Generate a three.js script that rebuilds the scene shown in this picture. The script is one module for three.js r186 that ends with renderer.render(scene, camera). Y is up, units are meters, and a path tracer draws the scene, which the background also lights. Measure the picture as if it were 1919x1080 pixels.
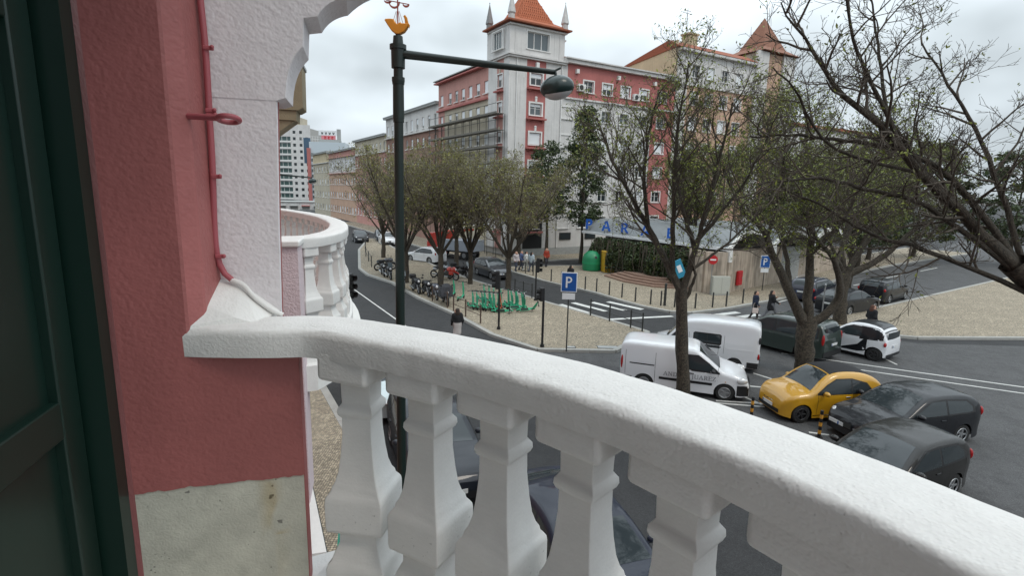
import * as THREE from 'three';
import { mergeGeometries } from 'three/addons/utils/BufferGeometryUtils.js';
import { RoundedBoxGeometry } from 'three/addons/geometries/RoundedBoxGeometry.js';
import { ConvexGeometry } from 'three/addons/geometries/ConvexGeometry.js';
import { ImprovedNoise } from 'three/addons/math/ImprovedNoise.js';
import { MarchingCubes } from 'three/addons/objects/MarchingCubes.js';
import { FontLoader } from 'three/addons/loaders/FontLoader.js';
import { TextGeometry } from 'three/addons/geometries/TextGeometry.js';

// ---------------------------------------------------------------- camera, sky, sun, exposure
const scene = new THREE.Scene();
const EYE = 7.0;
const camera = new THREE.PerspectiveCamera(56.73, 1919 / 1080, 0.05, 2000);
camera.position.set(0, EYE, 0);
camera.rotation.set(-10.43 * Math.PI / 180, 0, 1.27 * Math.PI / 180, 'YXZ');
scene.add(camera);
const renderer = new THREE.WebGLRenderer({ antialias: true });
renderer.toneMapping = THREE.LinearToneMapping;
renderer.toneMappingExposure = 1.36;
renderer.shadowMap.enabled = true;
const noise = new ImprovedNoise();
function fbm(x, y, z, oct = 5) { let s = 0, a = 0.5, f = 1; for (let i = 0; i < oct; i++) { s += a * noise.noise(x * f, y * f, z * f); a *= 0.5; f *= 2.03; } return s; }
const SKY_LEVEL = 1.0;
{ // overcast sky: brighter overhead as under an even cloud deck, with soft grey cloud bellies
  const w = 1024, h = 512, d = new Float32Array(w * h * 4);
  for (let j = 0; j < h; j++) for (let i = 0; i < w; i++) {
    const el = (j + 0.5) / h * Math.PI - Math.PI / 2, az = (i + 0.5) / w * Math.PI * 2;
    const cx = Math.cos(el) * Math.cos(az), cy = Math.sin(el), cz = Math.cos(el) * Math.sin(az);
    const s = Math.max(0, cy), k = 1 / (s + 0.32);
    const n = fbm(cx * k * 1.5 + 7.3, cz * k * 1.5 + 1.7, 2.2, 6), n2 = fbm(cx * k * 3.1 + 3, cz * k * 3.1 - 5, 9.1, 5);
    let L = (0.5 + 1.0 * s) * (1 + 0.7 * n + 0.3 * n2) * SKY_LEVEL;
    let warm = 0.5 + 0.8 * n;
    let r = L * (0.885 + 0.02 * warm), g = L * (1.0 - 0.004 * warm), b = L * (1.06 + 0.012 * warm);
    if (cy < 0) { const q = Math.min(1, -cy * 6); r = r * (1 - q) + 0.2 * q; g = g * (1 - q) + 0.2 * q; b = b * (1 - q) + 0.2 * q; }
    const o = (j * w + i) * 4; d[o] = r; d[o + 1] = g; d[o + 2] = b; d[o + 3] = 1;
  }
  const t = new THREE.DataTexture(d, w, h, THREE.RGBAFormat, THREE.FloatType);
  t.mapping = THREE.EquirectangularReflectionMapping; t.magFilter = t.minFilter = THREE.LinearFilter; t.needsUpdate = true;
  scene.background = t; scene.environment = t;
}
const sun = new THREE.DirectionalLight(0xfff4e6, 0.6);
sun.position.set(45, 80, 12); sun.target.position.set(0, 0, -25); scene.add(sun, sun.target);
sun.castShadow = true; sun.shadow.radius = 30; sun.shadow.mapSize.set(2048, 2048);
Object.assign(sun.shadow.camera, { left: -70, right: 70, top: 70, bottom: -70, near: 1, far: 260 });

// ---------------------------------------------------------------- helpers
function mulberry(a) { return () => { a |= 0; a = a + 0x6D2B79F5 | 0; let t = Math.imul(a ^ a >>> 15, 1 | a); t = t + Math.imul(t ^ t >>> 7, 61 | t) ^ t; return ((t ^ t >>> 14) >>> 0) / 4294967296; }; }
const R = mulberry(4711);
const V = (x, y, z) => new THREE.Vector3(x, y, z);
const counts = {};
function numbered(n) { const c = counts[n] = (counts[n] ?? -1) + 1; return c ? `${n}_${String(c).padStart(3, '0')}` : n; }
function tag(o, label, category, group, kind) { if (label) o.userData.label = label; if (category) o.userData.category = category; if (group) o.userData.group = group; if (kind) o.userData.kind = kind; return o; }
function thing(name, label, category, [x, y, z] = [0, 0, 0], turn = 0, group) { const o = new THREE.Group(); o.name = numbered(name); o.position.set(x, y, z); o.rotation.y = turn; scene.add(o); return tag(o, label, category, group); }
function boxUV(g) {
  const p = g.attributes.position, uv = new Float32Array(p.count * 2), a = V(), b = V(), c = V();
  for (let i = 0; i < p.count; i += 3) {
    a.fromBufferAttribute(p, i); b.fromBufferAttribute(p, i + 1); c.fromBufferAttribute(p, i + 2);
    const n = b.clone().sub(a).cross(c.clone().sub(a)), ax = Math.abs(n.x), ay = Math.abs(n.y), az = Math.abs(n.z);
    [a, b, c].forEach((q, k) => { const o = (i + k) * 2; if (ay >= ax && ay >= az) { uv[o] = q.x; uv[o + 1] = q.z; } else if (ax >= az) { uv[o] = q.z; uv[o + 1] = q.y; } else { uv[o] = q.x; uv[o + 1] = q.y; } });
  }
  g.setAttribute('uv', new THREE.BufferAttribute(uv, 2)); return g;
}
function flat(g) { const n = g.index ? g.toNonIndexed() : g; for (const k of Object.keys(n.attributes)) if (!['position', 'normal', 'uv', 'color'].includes(k)) n.deleteAttribute(k); return n; }
function join(list) {
  list = (Array.isArray(list) ? list : [list]).map(flat);
  for (const g of list) { if (!g.attributes.normal) g.computeVertexNormals(); g.deleteAttribute('uv'); }
  const g = list.length > 1 ? mergeGeometries(list) : list[0];
  return boxUV(g);
}
function part(name, geos, mat, parent = scene, label) {
  const m = new THREE.Mesh(Array.isArray(geos) || !geos.userData.keep ? join(geos) : geos, mat); m.castShadow = m.receiveShadow = true;
  m.name = parent === scene ? numbered(name) : name;
  if (label) m.userData.label = label; parent.add(m); return m;
}
function piece(name, geo, mat, parent, x = 0, y = 0, z = 0, ry = 0) { const m = new THREE.Mesh(geo, mat); m.castShadow = m.receiveShadow = true; m.name = name; m.position.set(x, y, z); m.rotation.y = ry; parent.add(m); return m; }
function dup(o, [x, y, z], turn, label, group) { const c = o.clone(); c.name = numbered(o.name.replace(/_\d{3}$/, '')); c.position.set(x, y, z); c.rotation.y = turn; scene.add(c); if (label) c.userData.label = label; if (group) c.userData.group = group; return c; }
const mtx = (x, y, z, rx = 0, ry = 0, rz = 0) => new THREE.Matrix4().compose(V(x, y, z), new THREE.Quaternion().setFromEuler(new THREE.Euler(rx, ry, rz)), V(1, 1, 1));
const bx = (w, h, d, x, y, z, rx, ry, rz) => new THREE.BoxGeometry(w, h, d).applyMatrix4(mtx(x, y, z, rx, ry, rz));
const rb = (w, h, d, x, y, z, r = 0.01, seg = 2, rx, ry, rz) => new RoundedBoxGeometry(w, h, d, seg, r).applyMatrix4(mtx(x, y, z, rx, ry, rz));
const cyl = (r0, r1, h, x, y, z, n = 12, rx, ry, rz) => new THREE.CylinderGeometry(r0, r1, h, n).applyMatrix4(mtx(x, y, z, rx, ry, rz));
const sph = (sx, sy, sz, x, y, z, rx, ry, rz, n = 14) => new THREE.SphereGeometry(1, n, Math.max(6, n >> 1)).scale(sx, sy, sz).applyMatrix4(mtx(x, y, z, rx, ry, rz));
function rod(a, b, r, n = 6, r2 = r) { const d = b.clone().sub(a); const g = new THREE.CylinderGeometry(r2, r, d.length(), n); g.applyQuaternion(new THREE.Quaternion().setFromUnitVectors(V(0, 1, 0), d.clone().normalize())); return g.translate((a.x + b.x) / 2, (a.y + b.y) / 2, (a.z + b.z) / 2); }
const tubeGeo = (pts, r, seg = 24, n = 8) => new THREE.TubeGeometry(new THREE.CatmullRomCurve3(pts), seg, r, n);
function prism(pts, depth, bevel = 0) { const g = new THREE.ExtrudeGeometry(new THREE.Shape(pts.map(p => new THREE.Vector2(p[0], p[1]))), { depth, bevelEnabled: bevel > 0, bevelSize: bevel, bevelThickness: bevel, bevelSegments: 2, bevelOffset: -bevel, steps: 1 }); return g; }
function lathe(pts, n = 20) { return new THREE.LatheGeometry(pts.map(p => new THREE.Vector2(p[0], p[1])), n); }
function grid(fn, nu, nv) { // smooth-shaded parametric sheet, kept indexed until joined
  const P = [], I = [];
  for (let i = 0; i <= nu; i++) for (let j = 0; j <= nv; j++) { const q = fn(i / nu, j / nv); P.push(q.x, q.y, q.z); }
  for (let i = 0; i < nu; i++) for (let j = 0; j < nv; j++) { const a = i * (nv + 1) + j, b = a + nv + 1; I.push(a, b, a + 1, b, b + 1, a + 1); }
  const g = new THREE.BufferGeometry(); g.setAttribute('position', new THREE.Float32BufferAttribute(P, 3)); g.setIndex(I); g.computeVertexNormals(); return g;
}

// ---------------------------------------------------------------- textures (colour, grain and relief only)
function periodic(n, seed) { // tileable value-noise pyramid, n cells
  const r = mulberry(seed), a = new Float32Array(n * n); for (let i = 0; i < n * n; i++) a[i] = r();
  return (u, v) => { const x = u * n, y = v * n, i = Math.floor(x), j = Math.floor(y); let fx = x - i, fy = y - j; fx = fx * fx * (3 - 2 * fx); fy = fy * fy * (3 - 2 * fy); const A = (p, q) => a[((q % n + n) % n) * n + (p % n + n) % n]; return (A(i, j) * (1 - fx) + A(i + 1, j) * fx) * (1 - fy) + (A(i, j + 1) * (1 - fx) + A(i + 1, j + 1) * fx) * fy; };
}
function tex(size, fn, tile, srgb = false) { // fn(u,v) -> grey 0..1 or [r,g,b]
  const d = new Uint8Array(size * size * 4);
  for (let j = 0; j < size; j++) for (let i = 0; i < size; i++) { let c = fn(i / size, j / size); if (!Array.isArray(c)) c = [c, c, c]; const o = (j * size + i) * 4; for (let k = 0; k < 3; k++) d[o + k] = Math.max(0, Math.min(255, c[k] * 255)); d[o + 3] = 255; }
  const t = new THREE.DataTexture(d, size, size); t.wrapS = t.wrapT = THREE.RepeatWrapping; t.magFilter = THREE.LinearFilter; t.minFilter = THREE.LinearMipmapLinearFilter; t.generateMipmaps = true;
  t.repeat.set(1 / tile, 1 / tile); if (srgb) t.colorSpace = THREE.SRGBColorSpace; t.needsUpdate = true; return t;
}
const n8 = periodic(8, 1), n16 = periodic(16, 2), n32 = periodic(32, 3), n64 = periodic(64, 4), n128 = periodic(128, 5), n256 = periodic(256, 6), n512 = periodic(512, 7);
const mix = (a, b, t) => a + (b - a) * t, sst = (a, b, x) => { x = Math.max(0, Math.min(1, (x - a) / (b - a))); return x * x * (3 - 2 * x); };
const T = {};
T.stucco = tex(512, (u, v) => 0.22 * n32(u, v) + 0.5 * n64(u + 0.2, v) + 0.28 * n128(u, v), 0.62);
T.rough = tex(512, (u, v) => 0.25 * n16(u, v) + 0.35 * n64(u, v) + 0.4 * n128(u, v), 0.5);
T.patch = tex(512, (u, v) => { const m = 0.45 * n8(u, v) + 0.3 * n16(u, v) + 0.15 * n64(u, v) + 0.1 * n256(u, v); return mix(0.84, 1, m); }, 1.7, true);
T.white = tex(512, (u, v) => { const m = 0.45 * n16(u, v) + 0.3 * n32(u, v) + 0.25 * n256(u, v); const s = sst(0.93, 0.98, n128(u, v)) * sst(0.66, 0.8, n8(u, v)); const br = n256(u * 0.12, v); const c = mix(0.94, 1, 0.75 * m + 0.25 * br) - 0.16 * s; return [c, c * 0.995, c * 0.985]; }, 0.9, true);
T.plaster = tex(512, (u, v) => { const m = 0.4 * n8(u, v) + 0.3 * n16(u, v) + 0.2 * n32(u, v) + 0.1 * n128(u, v); const st = sst(0.08, 0, Math.abs(u - 0.52 - 0.02 * n16(0.3, v))) * sst(0.3, 0.6, n16(u, v * 0.5)) * (v > 0.3 ? 1 : 0.2); const sp = sst(0.9, 0.97, n64(u, v)) * sst(0.55, 0.75, n16(u + 0.4, v)); const c = mix(0.74, 0.9, m) - 0.3 * sp; return [c - 0.03 * st, c - 0.07 * st, c * 0.95 - 0.13 * st]; }, 0.66, true);
T.facade = tex(512, (u, v) => { const m = 0.5 * n8(u, v) + 0.25 * n32(u, v) + 0.25 * n128(u, v); const run = sst(0.55, 0.95, n128(u, v * 0.02) * 0.6 + 0.4 * n16(u, v * 0.25)); return mix(0.88, 1, m) - 0.1 * run; }, 9, true);
T.asphalt = tex(1024, (u, v) => { const m = 0.4 * n512(u, v) + 0.3 * n256(u, v), b = 0.5 * n8(u, v) + 0.5 * n16(u, v); return 0.44 + 0.46 * m + 0.1 * b + (n512(u + 0.3, v) > 0.93 ? 0.3 : 0) - 0.04 * sst(0.62, 0.8, n32(u, v)); }, 5, true);
T.asphaltBump = tex(512, (u, v) => n256(u, v), 2);
{ // Portuguese limestone setts: an uneven mosaic, stone tones and recessed joints
  const N = 56, r = mulberry(91), c = []; for (let i = 0; i < N * N; i++) c.push([0.5 + (r() - 0.5) * 0.42, 0.5 + (r() - 0.5) * 0.42, r()]);
  const cell = (u, v) => { const x = u * N, y = v * N, i = Math.floor(x), j = Math.floor(y); let d1 = 9, d2 = 9, id = 0; for (let q = -1; q < 2; q++) for (let p = -1; p < 2; p++) { const k = ((j + q + N) % N) * N + (i + p + N) % N, s = c[k]; const d = Math.max(Math.abs(i + p + s[0] - x), Math.abs(j + q + s[1] - y)) * 0.7 + 0.3 * Math.hypot(i + p + s[0] - x, j + q + s[1] - y); if (d < d1) { d2 = d1; d1 = d; id = k; } else if (d < d2) d2 = d; } return [sst(0.04, 0.2, d2 - d1), c[id][2]]; };
  T.sett = tex(1024, (u, v) => { const [e, t] = cell(u, v); const b = 0.6 * n8(u, v) + 0.4 * n32(u, v); const q = mix(0.36, mix(0.68, 0.98, t) * mix(0.86, 1, b), e); return [q, q * 0.945, q * 0.85]; }, 3.4, true);
  T.settBump = tex(1024, (u, v) => { const [e, t] = cell(u, v); return e * (0.75 + 0.25 * t); }, 3.4);
}
T.board = tex(512, (u, v) => { const k = Math.floor(u * 16), f = u * 16 - k; const t = mulberry(k * 77 + 5)(); const j = sst(0, 0.07, f) * sst(1, 0.93, f); const str = n128(u * 2, v * 0.06); const st = sst(0.66, 0.95, n32(u, v * 0.12)); const c = (0.7 + 0.09 * t + 0.1 * str - 0.13 * st + 0.08 * n16(u, v)) * mix(0.72, 1, j); return [c, c * 0.955, c * 0.9]; }, 4.2, true);
T.bark = tex(256, (u, v) => 0.35 + 0.4 * n64(u, v * 0.35) + 0.25 * n16(u, v), 0.9, true);
T.barkBump = tex(256, (u, v) => 0.6 * n64(u, v * 0.3) + 0.4 * n32(u, v), 0.5);

const lin = (r, g, b) => new THREE.Color().setRGB(r, g, b);
const mat = (c, o = {}) => new THREE.MeshStandardMaterial({ color: Array.isArray(c) ? lin(...c) : c, roughness: 0.85, ...o });
const M = {
  white: mat([0.76, 0.76, 0.752], { map: T.white, bumpMap: T.rough, bumpScale: 0.0016 }),
  whiteSmooth: mat([0.77, 0.77, 0.762], { map: T.white, bumpMap: T.rough, bumpScale: 0.0006, roughness: 0.55 }),
  finWhite: mat([0.77, 0.735, 0.765], { map: T.white, bumpMap: T.stucco, bumpScale: 0.0026 }),
  lilac: mat([0.68, 0.57, 0.61], { map: T.white, bumpMap: T.stucco, bumpScale: 0.007 }),
  pinkWall: mat([0.41, 0.132, 0.124], { map: T.patch, bumpMap: T.stucco, bumpScale: 0.0021, roughness: 0.6 }),
  pinkPipe: mat([0.36, 0.085, 0.1], { roughness: 0.45 }),
  plaster: mat([0.78, 0.775, 0.745], { map: T.plaster, bumpMap: T.rough, bumpScale: 0.002, roughness: 0.75 }),
  green: mat([0.006, 0.022, 0.016], { roughness: 0.35 }),
  lampGreen: mat([0.006, 0.016, 0.013], { roughness: 0.4 }),
  gold: mat([0.62, 0.24, 0.02], { roughness: 0.45, metalness: 0.25 }), rust: mat([0.3, 0.07, 0.05], { roughness: 0.7 }),
  interior: mat([0.4, 0.39, 0.37]), black: mat([0.012, 0.012, 0.013], { roughness: 0.5 }), rubber: mat([0.018, 0.018, 0.018], { roughness: 0.9 }),
  iron: mat([0.03, 0.032, 0.03], { roughness: 0.55 }), steel: mat([0.42, 0.43, 0.44], { roughness: 0.35, metalness: 0.8 }),
  asphalt: mat([0.082, 0.083, 0.086], { map: T.asphalt, bumpMap: T.asphaltBump, bumpScale: 0.004, roughness: 0.92 }),
  asphaltPale: mat([0.2, 0.2, 0.203], { map: T.asphalt, bumpMap: T.asphaltBump, bumpScale: 0.004, roughness: 0.92 }),
  sett: mat([0.66, 0.635, 0.595], { map: T.sett, bumpMap: T.settBump, bumpScale: 0.01 }), kerb: mat([0.42, 0.41, 0.38], { map: T.patch, bumpMap: T.rough, bumpScale: 0.004 }),
  paint: mat([0.7, 0.7, 0.67], { map: T.patch, roughness: 0.8 }),
  board: mat([0.66, 0.61, 0.56], { map: T.board, bumpMap: T.board, bumpScale: 0.01 }), concrete: mat([0.42, 0.43, 0.42], { map: T.patch, bumpMap: T.rough, bumpScale: 0.004 }),
  bark: mat([0.13, 0.105, 0.075], { map: T.bark, bumpMap: T.barkBump, bumpScale: 0.012 }), twig: mat([0.075, 0.06, 0.045]), twigPale: mat([0.15, 0.125, 0.092]), spireBrown: mat([0.27, 0.12, 0.075], { map: T.patch }),
  glass: mat([0.03, 0.038, 0.042], { roughness: 0.05 }), paneGrey: mat([0.1, 0.12, 0.13], { roughness: 0.1 }),
  chrome: mat([0.7, 0.7, 0.7], { roughness: 0.12, metalness: 1 }), lamp: mat([0.6, 0.6, 0.6], { roughness: 0.1, metalness: 0.3 }), red: mat([0.35, 0.012, 0.012], { roughness: 0.2 }),
  plate: mat([0.62, 0.63, 0.62], { roughness: 0.4 }), blue: mat([0.01, 0.085, 0.32], { roughness: 0.4 }), signWhite: mat([0.75, 0.76, 0.77], { roughness: 0.4 }), letterBlue: mat([0.008, 0.09, 0.42], { roughness: 0.4 }),
  signRed: mat([0.48, 0.015, 0.02], { roughness: 0.5 }),
  bWhite: mat([0.72, 0.7, 0.68], { map: T.facade }), bPink: mat([0.48, 0.165, 0.15], { map: T.facade }), bPinkPale: mat([0.56, 0.29, 0.25], { map: T.facade }), bCream: mat([0.56, 0.5, 0.39], { map: T.facade }), bBrown: mat([0.33, 0.19, 0.15], { map: T.facade }), bOrange: mat([0.6, 0.39, 0.28], { map: T.facade }), gable: mat([0.6, 0.5, 0.33], { map: T.facade }),
  trim: mat([0.72, 0.71, 0.69]), shutter: mat([0.74, 0.76, 0.78], { roughness: 0.6 }), tile: mat([0.43, 0.13, 0.06], { map: T.patch }), tileDark: mat([0.33, 0.1, 0.05], { map: T.patch }), khaki: mat([0.3, 0.25, 0.16], { map: T.patch, bumpMap: T.rough, bumpScale: 0.004 }), spire: mat([0.6, 0.58, 0.56], { map: T.patch }), spireDark: mat([0.25, 0.25, 0.25], { map: T.patch }),
};
// ---------------------------------------------------------------- the house the photograph is taken from (local frame: x out from the house, -z along the street)
const TH = 15.4 * Math.PI / 180;
function framed(name, label, category, group) { return thing(name, label, category, [0, EYE, 0], TH, group); }
function rebase(g, a, y, b) { const o = V(a, y, -b); for (const c of g.children) c.position.sub(o); g.position.add(o.clone().applyAxisAngle(V(0, 1, 0), TH)); return g; }
function ringLoft(levels, corner = 0.2) { // rounded-square rings, smooth over the corners
  const ring = []; for (let k = 0; k < 4; k++) for (let s = 0; s < 5; s++) { const t = (k + s / 4) * Math.PI / 2, cx = [1, -1, -1, 1][k], cz = [1, 1, -1, -1][k]; ring.push([cx * (1 - corner) + corner * Math.cos(t), cz * (1 - corner) + corner * Math.sin(t)]); }
  const n = ring.length, P = [], I = [];
  levels.forEach(([y, h]) => ring.forEach(q => P.push(q[0] * h, y, q[1] * h)));
  for (let i = 0; i < levels.length - 1; i++) for (let j = 0; j < n; j++) { const a = i * n + j, b = i * n + (j + 1) % n, c = a + n, d = b + n; I.push(a, b, c, b, d, c); }
  const g = new THREE.BufferGeometry(); g.setAttribute('position', new THREE.Float32BufferAttribute(P, 3)); g.setIndex(I); g.computeVertexNormals(); return g;
}
const BAL = [[-0.56, 0.045], [-0.575, 0.04], [-0.648, 0.0385], [-0.655, 0.042], [-0.664, 0.0475], [-0.678, 0.0485], [-0.688, 0.045], [-0.695, 0.0395], [-0.75, 0.04], [-0.82, 0.045], [-0.87, 0.0505], [-0.9, 0.0575], [-0.914, 0.064], [-0.926, 0.066], [-0.937, 0.075], [-0.947, 0.08], [-0.96, 0.0815], [-1.045, 0.0815], [-1.058, 0.079], [-1.066, 0.06], [-1.078, 0.052], [-1.11, 0.053], [-1.14, 0.064], [-1.165, 0.073], [-1.172, 0.08], [-1.19, 0.084], [-1.31, 0.084]];
const balGeo = boxUV(flat(ringLoft(BAL.map(([y, h]) => [y, h * (h > 0.07 ? 1.13 : 1.17)]), 0.06)));
function railGeo(path, w, y0, y1, amp = 0.0025) { // path of [a,b,na,nb]; rounded section swept along it
  const h = w / 2, r = 0.022, sec = [[-h, y0]]; for (let k = 0; k <= 4; k++) { const t = k / 4 * Math.PI / 2; sec.push([-h + r - r * Math.cos(t), y1 - r + r * Math.sin(t)]); } for (let k = 1; k < 6; k++) sec.push([-h + r + (w - 2 * r) * k / 6, y1 + 0.004]); for (let k = 0; k <= 4; k++) { const t = k / 4 * Math.PI / 2; sec.push([h - r + r * Math.sin(t), y1 - r + r * Math.cos(t)]); } sec.push([h, y0], [h - 0.01, y0], [-h + 0.01, y0], [-h, y0]);
  const P = [], I = [], n = sec.length;
  path.forEach((p, i) => sec.forEach((s, j) => { const q = amp * noise.noise(i * 0.35, j * 0.7, 3.3) + amp * noise.noise(i * 0.11, j * 0.3, 8); P.push(p[0] + p[2] * (s[0] + q), s[1] + (j > 3 && j < n - 5 ? q : 0), -(p[1] + p[3] * (s[0] + q))); }));
  for (let i = 0; i < path.length - 1; i++) for (let j = 0; j < n - 1; j++) { const a = i * n + j, b = a + n; I.push(a, a + 1, b, b, a + 1, b + 1); }
  for (const e of [0, path.length - 1]) { const c = P.length / 3, p = path[e]; P.push(p[0], (y0 + y1) / 2, -p[1]); for (let j = 0; j < n - 1; j++) I.push(c, e * n + j, e * n + j + 1); }
  const g = new THREE.BufferGeometry(); g.setAttribute('position', new THREE.Float32BufferAttribute(P, 3)); g.setIndex(I); g.computeVertexNormals(); return g;
}
function pathOf(pts, n, closed = false) { const c = new THREE.CatmullRomCurve3(pts.map(p => V(p[0], 0, p[1]))); const out = []; for (let i = 0; i <= n; i++) { const p = c.getPointAt(i / n), t = c.getTangentAt(i / n); out.push([p.x, p.z, t.z, -t.x]); } return out; }
// ---- own balcony
const CA = -1.364, CB = -0.10, RM = 2.189;
const arcPt = (deg, r = RM) => [CA + r * Math.cos(deg * Math.PI / 180), CB + r * Math.sin(deg * Math.PI / 180)];
const ownAngles = []; for (let k = 0; k < 16; k++) ownAngles.push(52.3 - 6.68 * k);
{
  const b = framed('balcony', 'white rendered bow balcony in the foreground with thick curved handrail and square balusters', 'balcony');
  const pts = [[-0.535, 1.81], [-0.42, 1.772], [-0.3, 1.742]]; for (let d = 56; d >= -57; d -= 5) pts.push(arcPt(d)); pts.push([-0.3, -1.95], [-0.535, -2.01]);
  const path = pathOf(pts, 240);
  const dies = ownAngles.map(d => { const [a, z] = arcPt(d); return rb(0.192, 0.1, 0.18, a, -0.522, -z, 0.016, 2, 0, (d) * Math.PI / 180, 0); });
  part('handrail', [railGeo(path, 0.2, -0.503, -0.42), ...dies], M.white, b);
  for (const d of ownAngles) { const [a, z] = arcPt(d); piece('baluster', balGeo, M.whiteSmooth, b, a, 0, -z, (d + (d > 50 ? 14 : 0)) * Math.PI / 180); }
  const fl = []; for (let d = 58; d >= -58; d -= 4) fl.push(arcPt(d, RM + 0.14)); fl.push([-0.75, -1.95], [-0.75, 1.75]);
  part('floor_slab', prism(fl.map(p => [p[0], p[1]]), 0.2).rotateX(-Math.PI / 2).translate(0, -1.53, 0), M.white, b);
  const kp = []; for (let d = 57; d >= -57; d -= 3) kp.push(arcPt(d)); part('plinth', railGeo(pathOf(kp, 80), 0.2, -1.42, -1.3, 0.001), M.whiteSmooth, b);
  rebase(b, -0.3, -1.53, 0);
}
// ---- own house front: pier, low end wall, bracket, door, wires
{
  const h = framed('house_front', 'dark pink rendered house front on the left with white scalloped bracket and grey bare plaster', 'house');
  const slab = (poly, y0, y1) => prism(poly.map(p => [p[0], p[1]]), y1 - y0).rotateX(-Math.PI / 2).translate(0, y0, 0);
  part('pier', slab([[-0.69, 1.7], [-0.512, 1.7], [-0.504, 1.704], [-0.472, 1.737], [-0.467, 1.746], [-0.453, 1.9], [-0.69, 1.9]], -0.5048, 3.2), M.pinkWall, h);
  { // low end wall, paint stopping at an uneven line over bare plaster
    const N = 60, top = [], P1 = [[-0.69, -0.505], [-0.214, -0.505]], P2 = [];
    for (let i = N; i >= 0; i--) { const a = -0.69 + 0.476 * i / N; top.push([a, -0.92 + 0.010 * noise.noise(a * 14, 2, 0) + 0.006 * noise.noise(a * 60, 5, 0) + (i < 4 ? -0.004 : 0)]); }
    part('low_wall', [prism([...P1.reverse(), ...[...top].reverse()].map(p => [p[0], p[1]]), 0.08).translate(0, 0, -1.78), bx(0.003, 1.6, 0.076, -0.2125, -1.31, -1.7415)], M.pinkWall, h);
    part('bare_plaster', prism([...top.map(p => [p[0], p[1]]), [-0.69, -2.1], [-0.214, -2.1]], 0.076).translate(0, 0, -1.78), M.plaster, h);
  }
  part('mortar', [new ConvexGeometry([V(-0.475, -0.30, -1.88), V(-0.40, -0.315, -1.88), V(-0.285, -0.412, -1.88), V(-0.525, -0.415, -1.70), V(-0.48, -0.36, -1.76), V(-0.39, -0.40, -1.74), V(-0.33, -0.425, -1.75), V(-0.5, -0.45, -1.7), V(-0.3, -0.45, -1.86), V(-0.475, -0.45, -1.88)])], M.white, h);
  // fin below, scalloped bracket above
  part('fin', prism([[-0.5, -2.3], [-0.281, -2.3], [-0.281, -0.41], [-0.272, -0.09], [-0.259, 0.262], [-0.5, 0.262]], 0.03).translate(0, 0, -1.912), M.finWhite, h);
  part('fin_edge', prism([[-0.4, -2.3], [-0.279, -2.3], [-0.279, -0.41], [-0.270, -0.09], [-0.257, 0.262], [-0.4, 0.262]], 0.01).translate(0, 0, -1.924), M.pinkWall, h);
  const curve = (p, q, c, n = 8) => { const o = []; for (let i = 1; i <= n; i++) { const t = i / n; o.push([(1 - t) ** 2 * p[0] + 2 * t * (1 - t) * c[0] + t * t * q[0], (1 - t) ** 2 * p[1] + 2 * t * (1 - t) * c[1] + t * t * q[1]]); } return o; };
  const sc = [[-0.5, 0.258], [-0.259, 0.258], [-0.232, 0.268], ...curve([-0.232, 0.268], [-0.174, 0.425], [-0.226, 0.375]), [-0.168, 0.508], [-0.127, 0.516], ...curve([-0.127, 0.516], [-0.04, 0.58], [-0.1, 0.565]), ...curve([-0.04, 0.58], [0.12, 0.66], [0.03, 0.655]), [0.12, 0.76], [0.2, 0.76], ...curve([0.2, 0.76], [0.32, 1.0], [0.3, 0.82]), [0.32, 1.1], [-0.5, 1.1]];
  part('bracket', prism(sc, 0.19).translate(0, 0, -2.07), M.finWhite, h);
  // upper balcony floor the bracket carries
  const fl = []; for (let d = 56; d >= -56; d -= 4) fl.push([CA - 0.5 + 2.2 * Math.cos(d * Math.PI / 180), CB + 2.2 * Math.sin(d * Math.PI / 180)]); fl.push([-0.75, -1.9], [-0.75, 2.1]);
  part('upper_floor', prism(fl, 0.2).rotateX(-Math.PI / 2).translate(0, 1.9, 0), M.white, h);
  // house wall and green door behind / beside the camera
  part('wall', [bx(0.3, 21, 0.22, -0.92, 3.5, -1.82), bx(0.3, 12.45, 3.2, -0.92, 7.775, -0.1), bx(0.3, 5.6, 3.2, -0.92, -4.2, -0.1), bx(0.3, 21, 13, -0.92, 3.5, 8)], M.pinkWall, h);
  const dr = part('door', [bx(0.05, 2.95, 2.2, -0.80, 0.07, -0.55)], M.green, h);
  const fr = []; fr.push(bx(0.075, 3.0, 0.06, -0.735, 0.05, -1.655)); for (const z of [-1.56, -1.12, -0.62, -0.08]) fr.push(rb(0.03, 2.9, 0.09, -0.765, 0.05, z, 0.006)); for (const y of [-1.25, -0.6, 0.4, 1.4]) fr.push(rb(0.026, 0.1, 1.5, -0.766, y, -0.83, 0.006));
  part('door_frame', fr, M.green, dr);
  // painted wire down the corner, turning white along the ledge
  part('wire', [tubeGeo([V(-0.452, 1.6, -1.85), V(-0.446, 0.6, -1.853), V(-0.441, 0.39, -1.853), V(-0.444, 0.2, -1.853), V(-0.446, 0.07, -1.853), V(-0.455, -0.2, -1.855), V(-0.449, -0.25, -1.857), V(-0.432, -0.29, -1.858), V(-0.415, -0.305, -1.858)], 0.0095, 60, 8)], M.pinkPipe, h);
  part('wire', [tubeGeo([V(-0.418, -0.303, -1.857), V(-0.385, -0.318, -1.85), V(-0.35, -0.36, -1.84), V(-0.3, -0.402, -1.835), V(-0.27, -0.42, -1.84)], 0.0085, 24, 8)], M.white, h);
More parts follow.
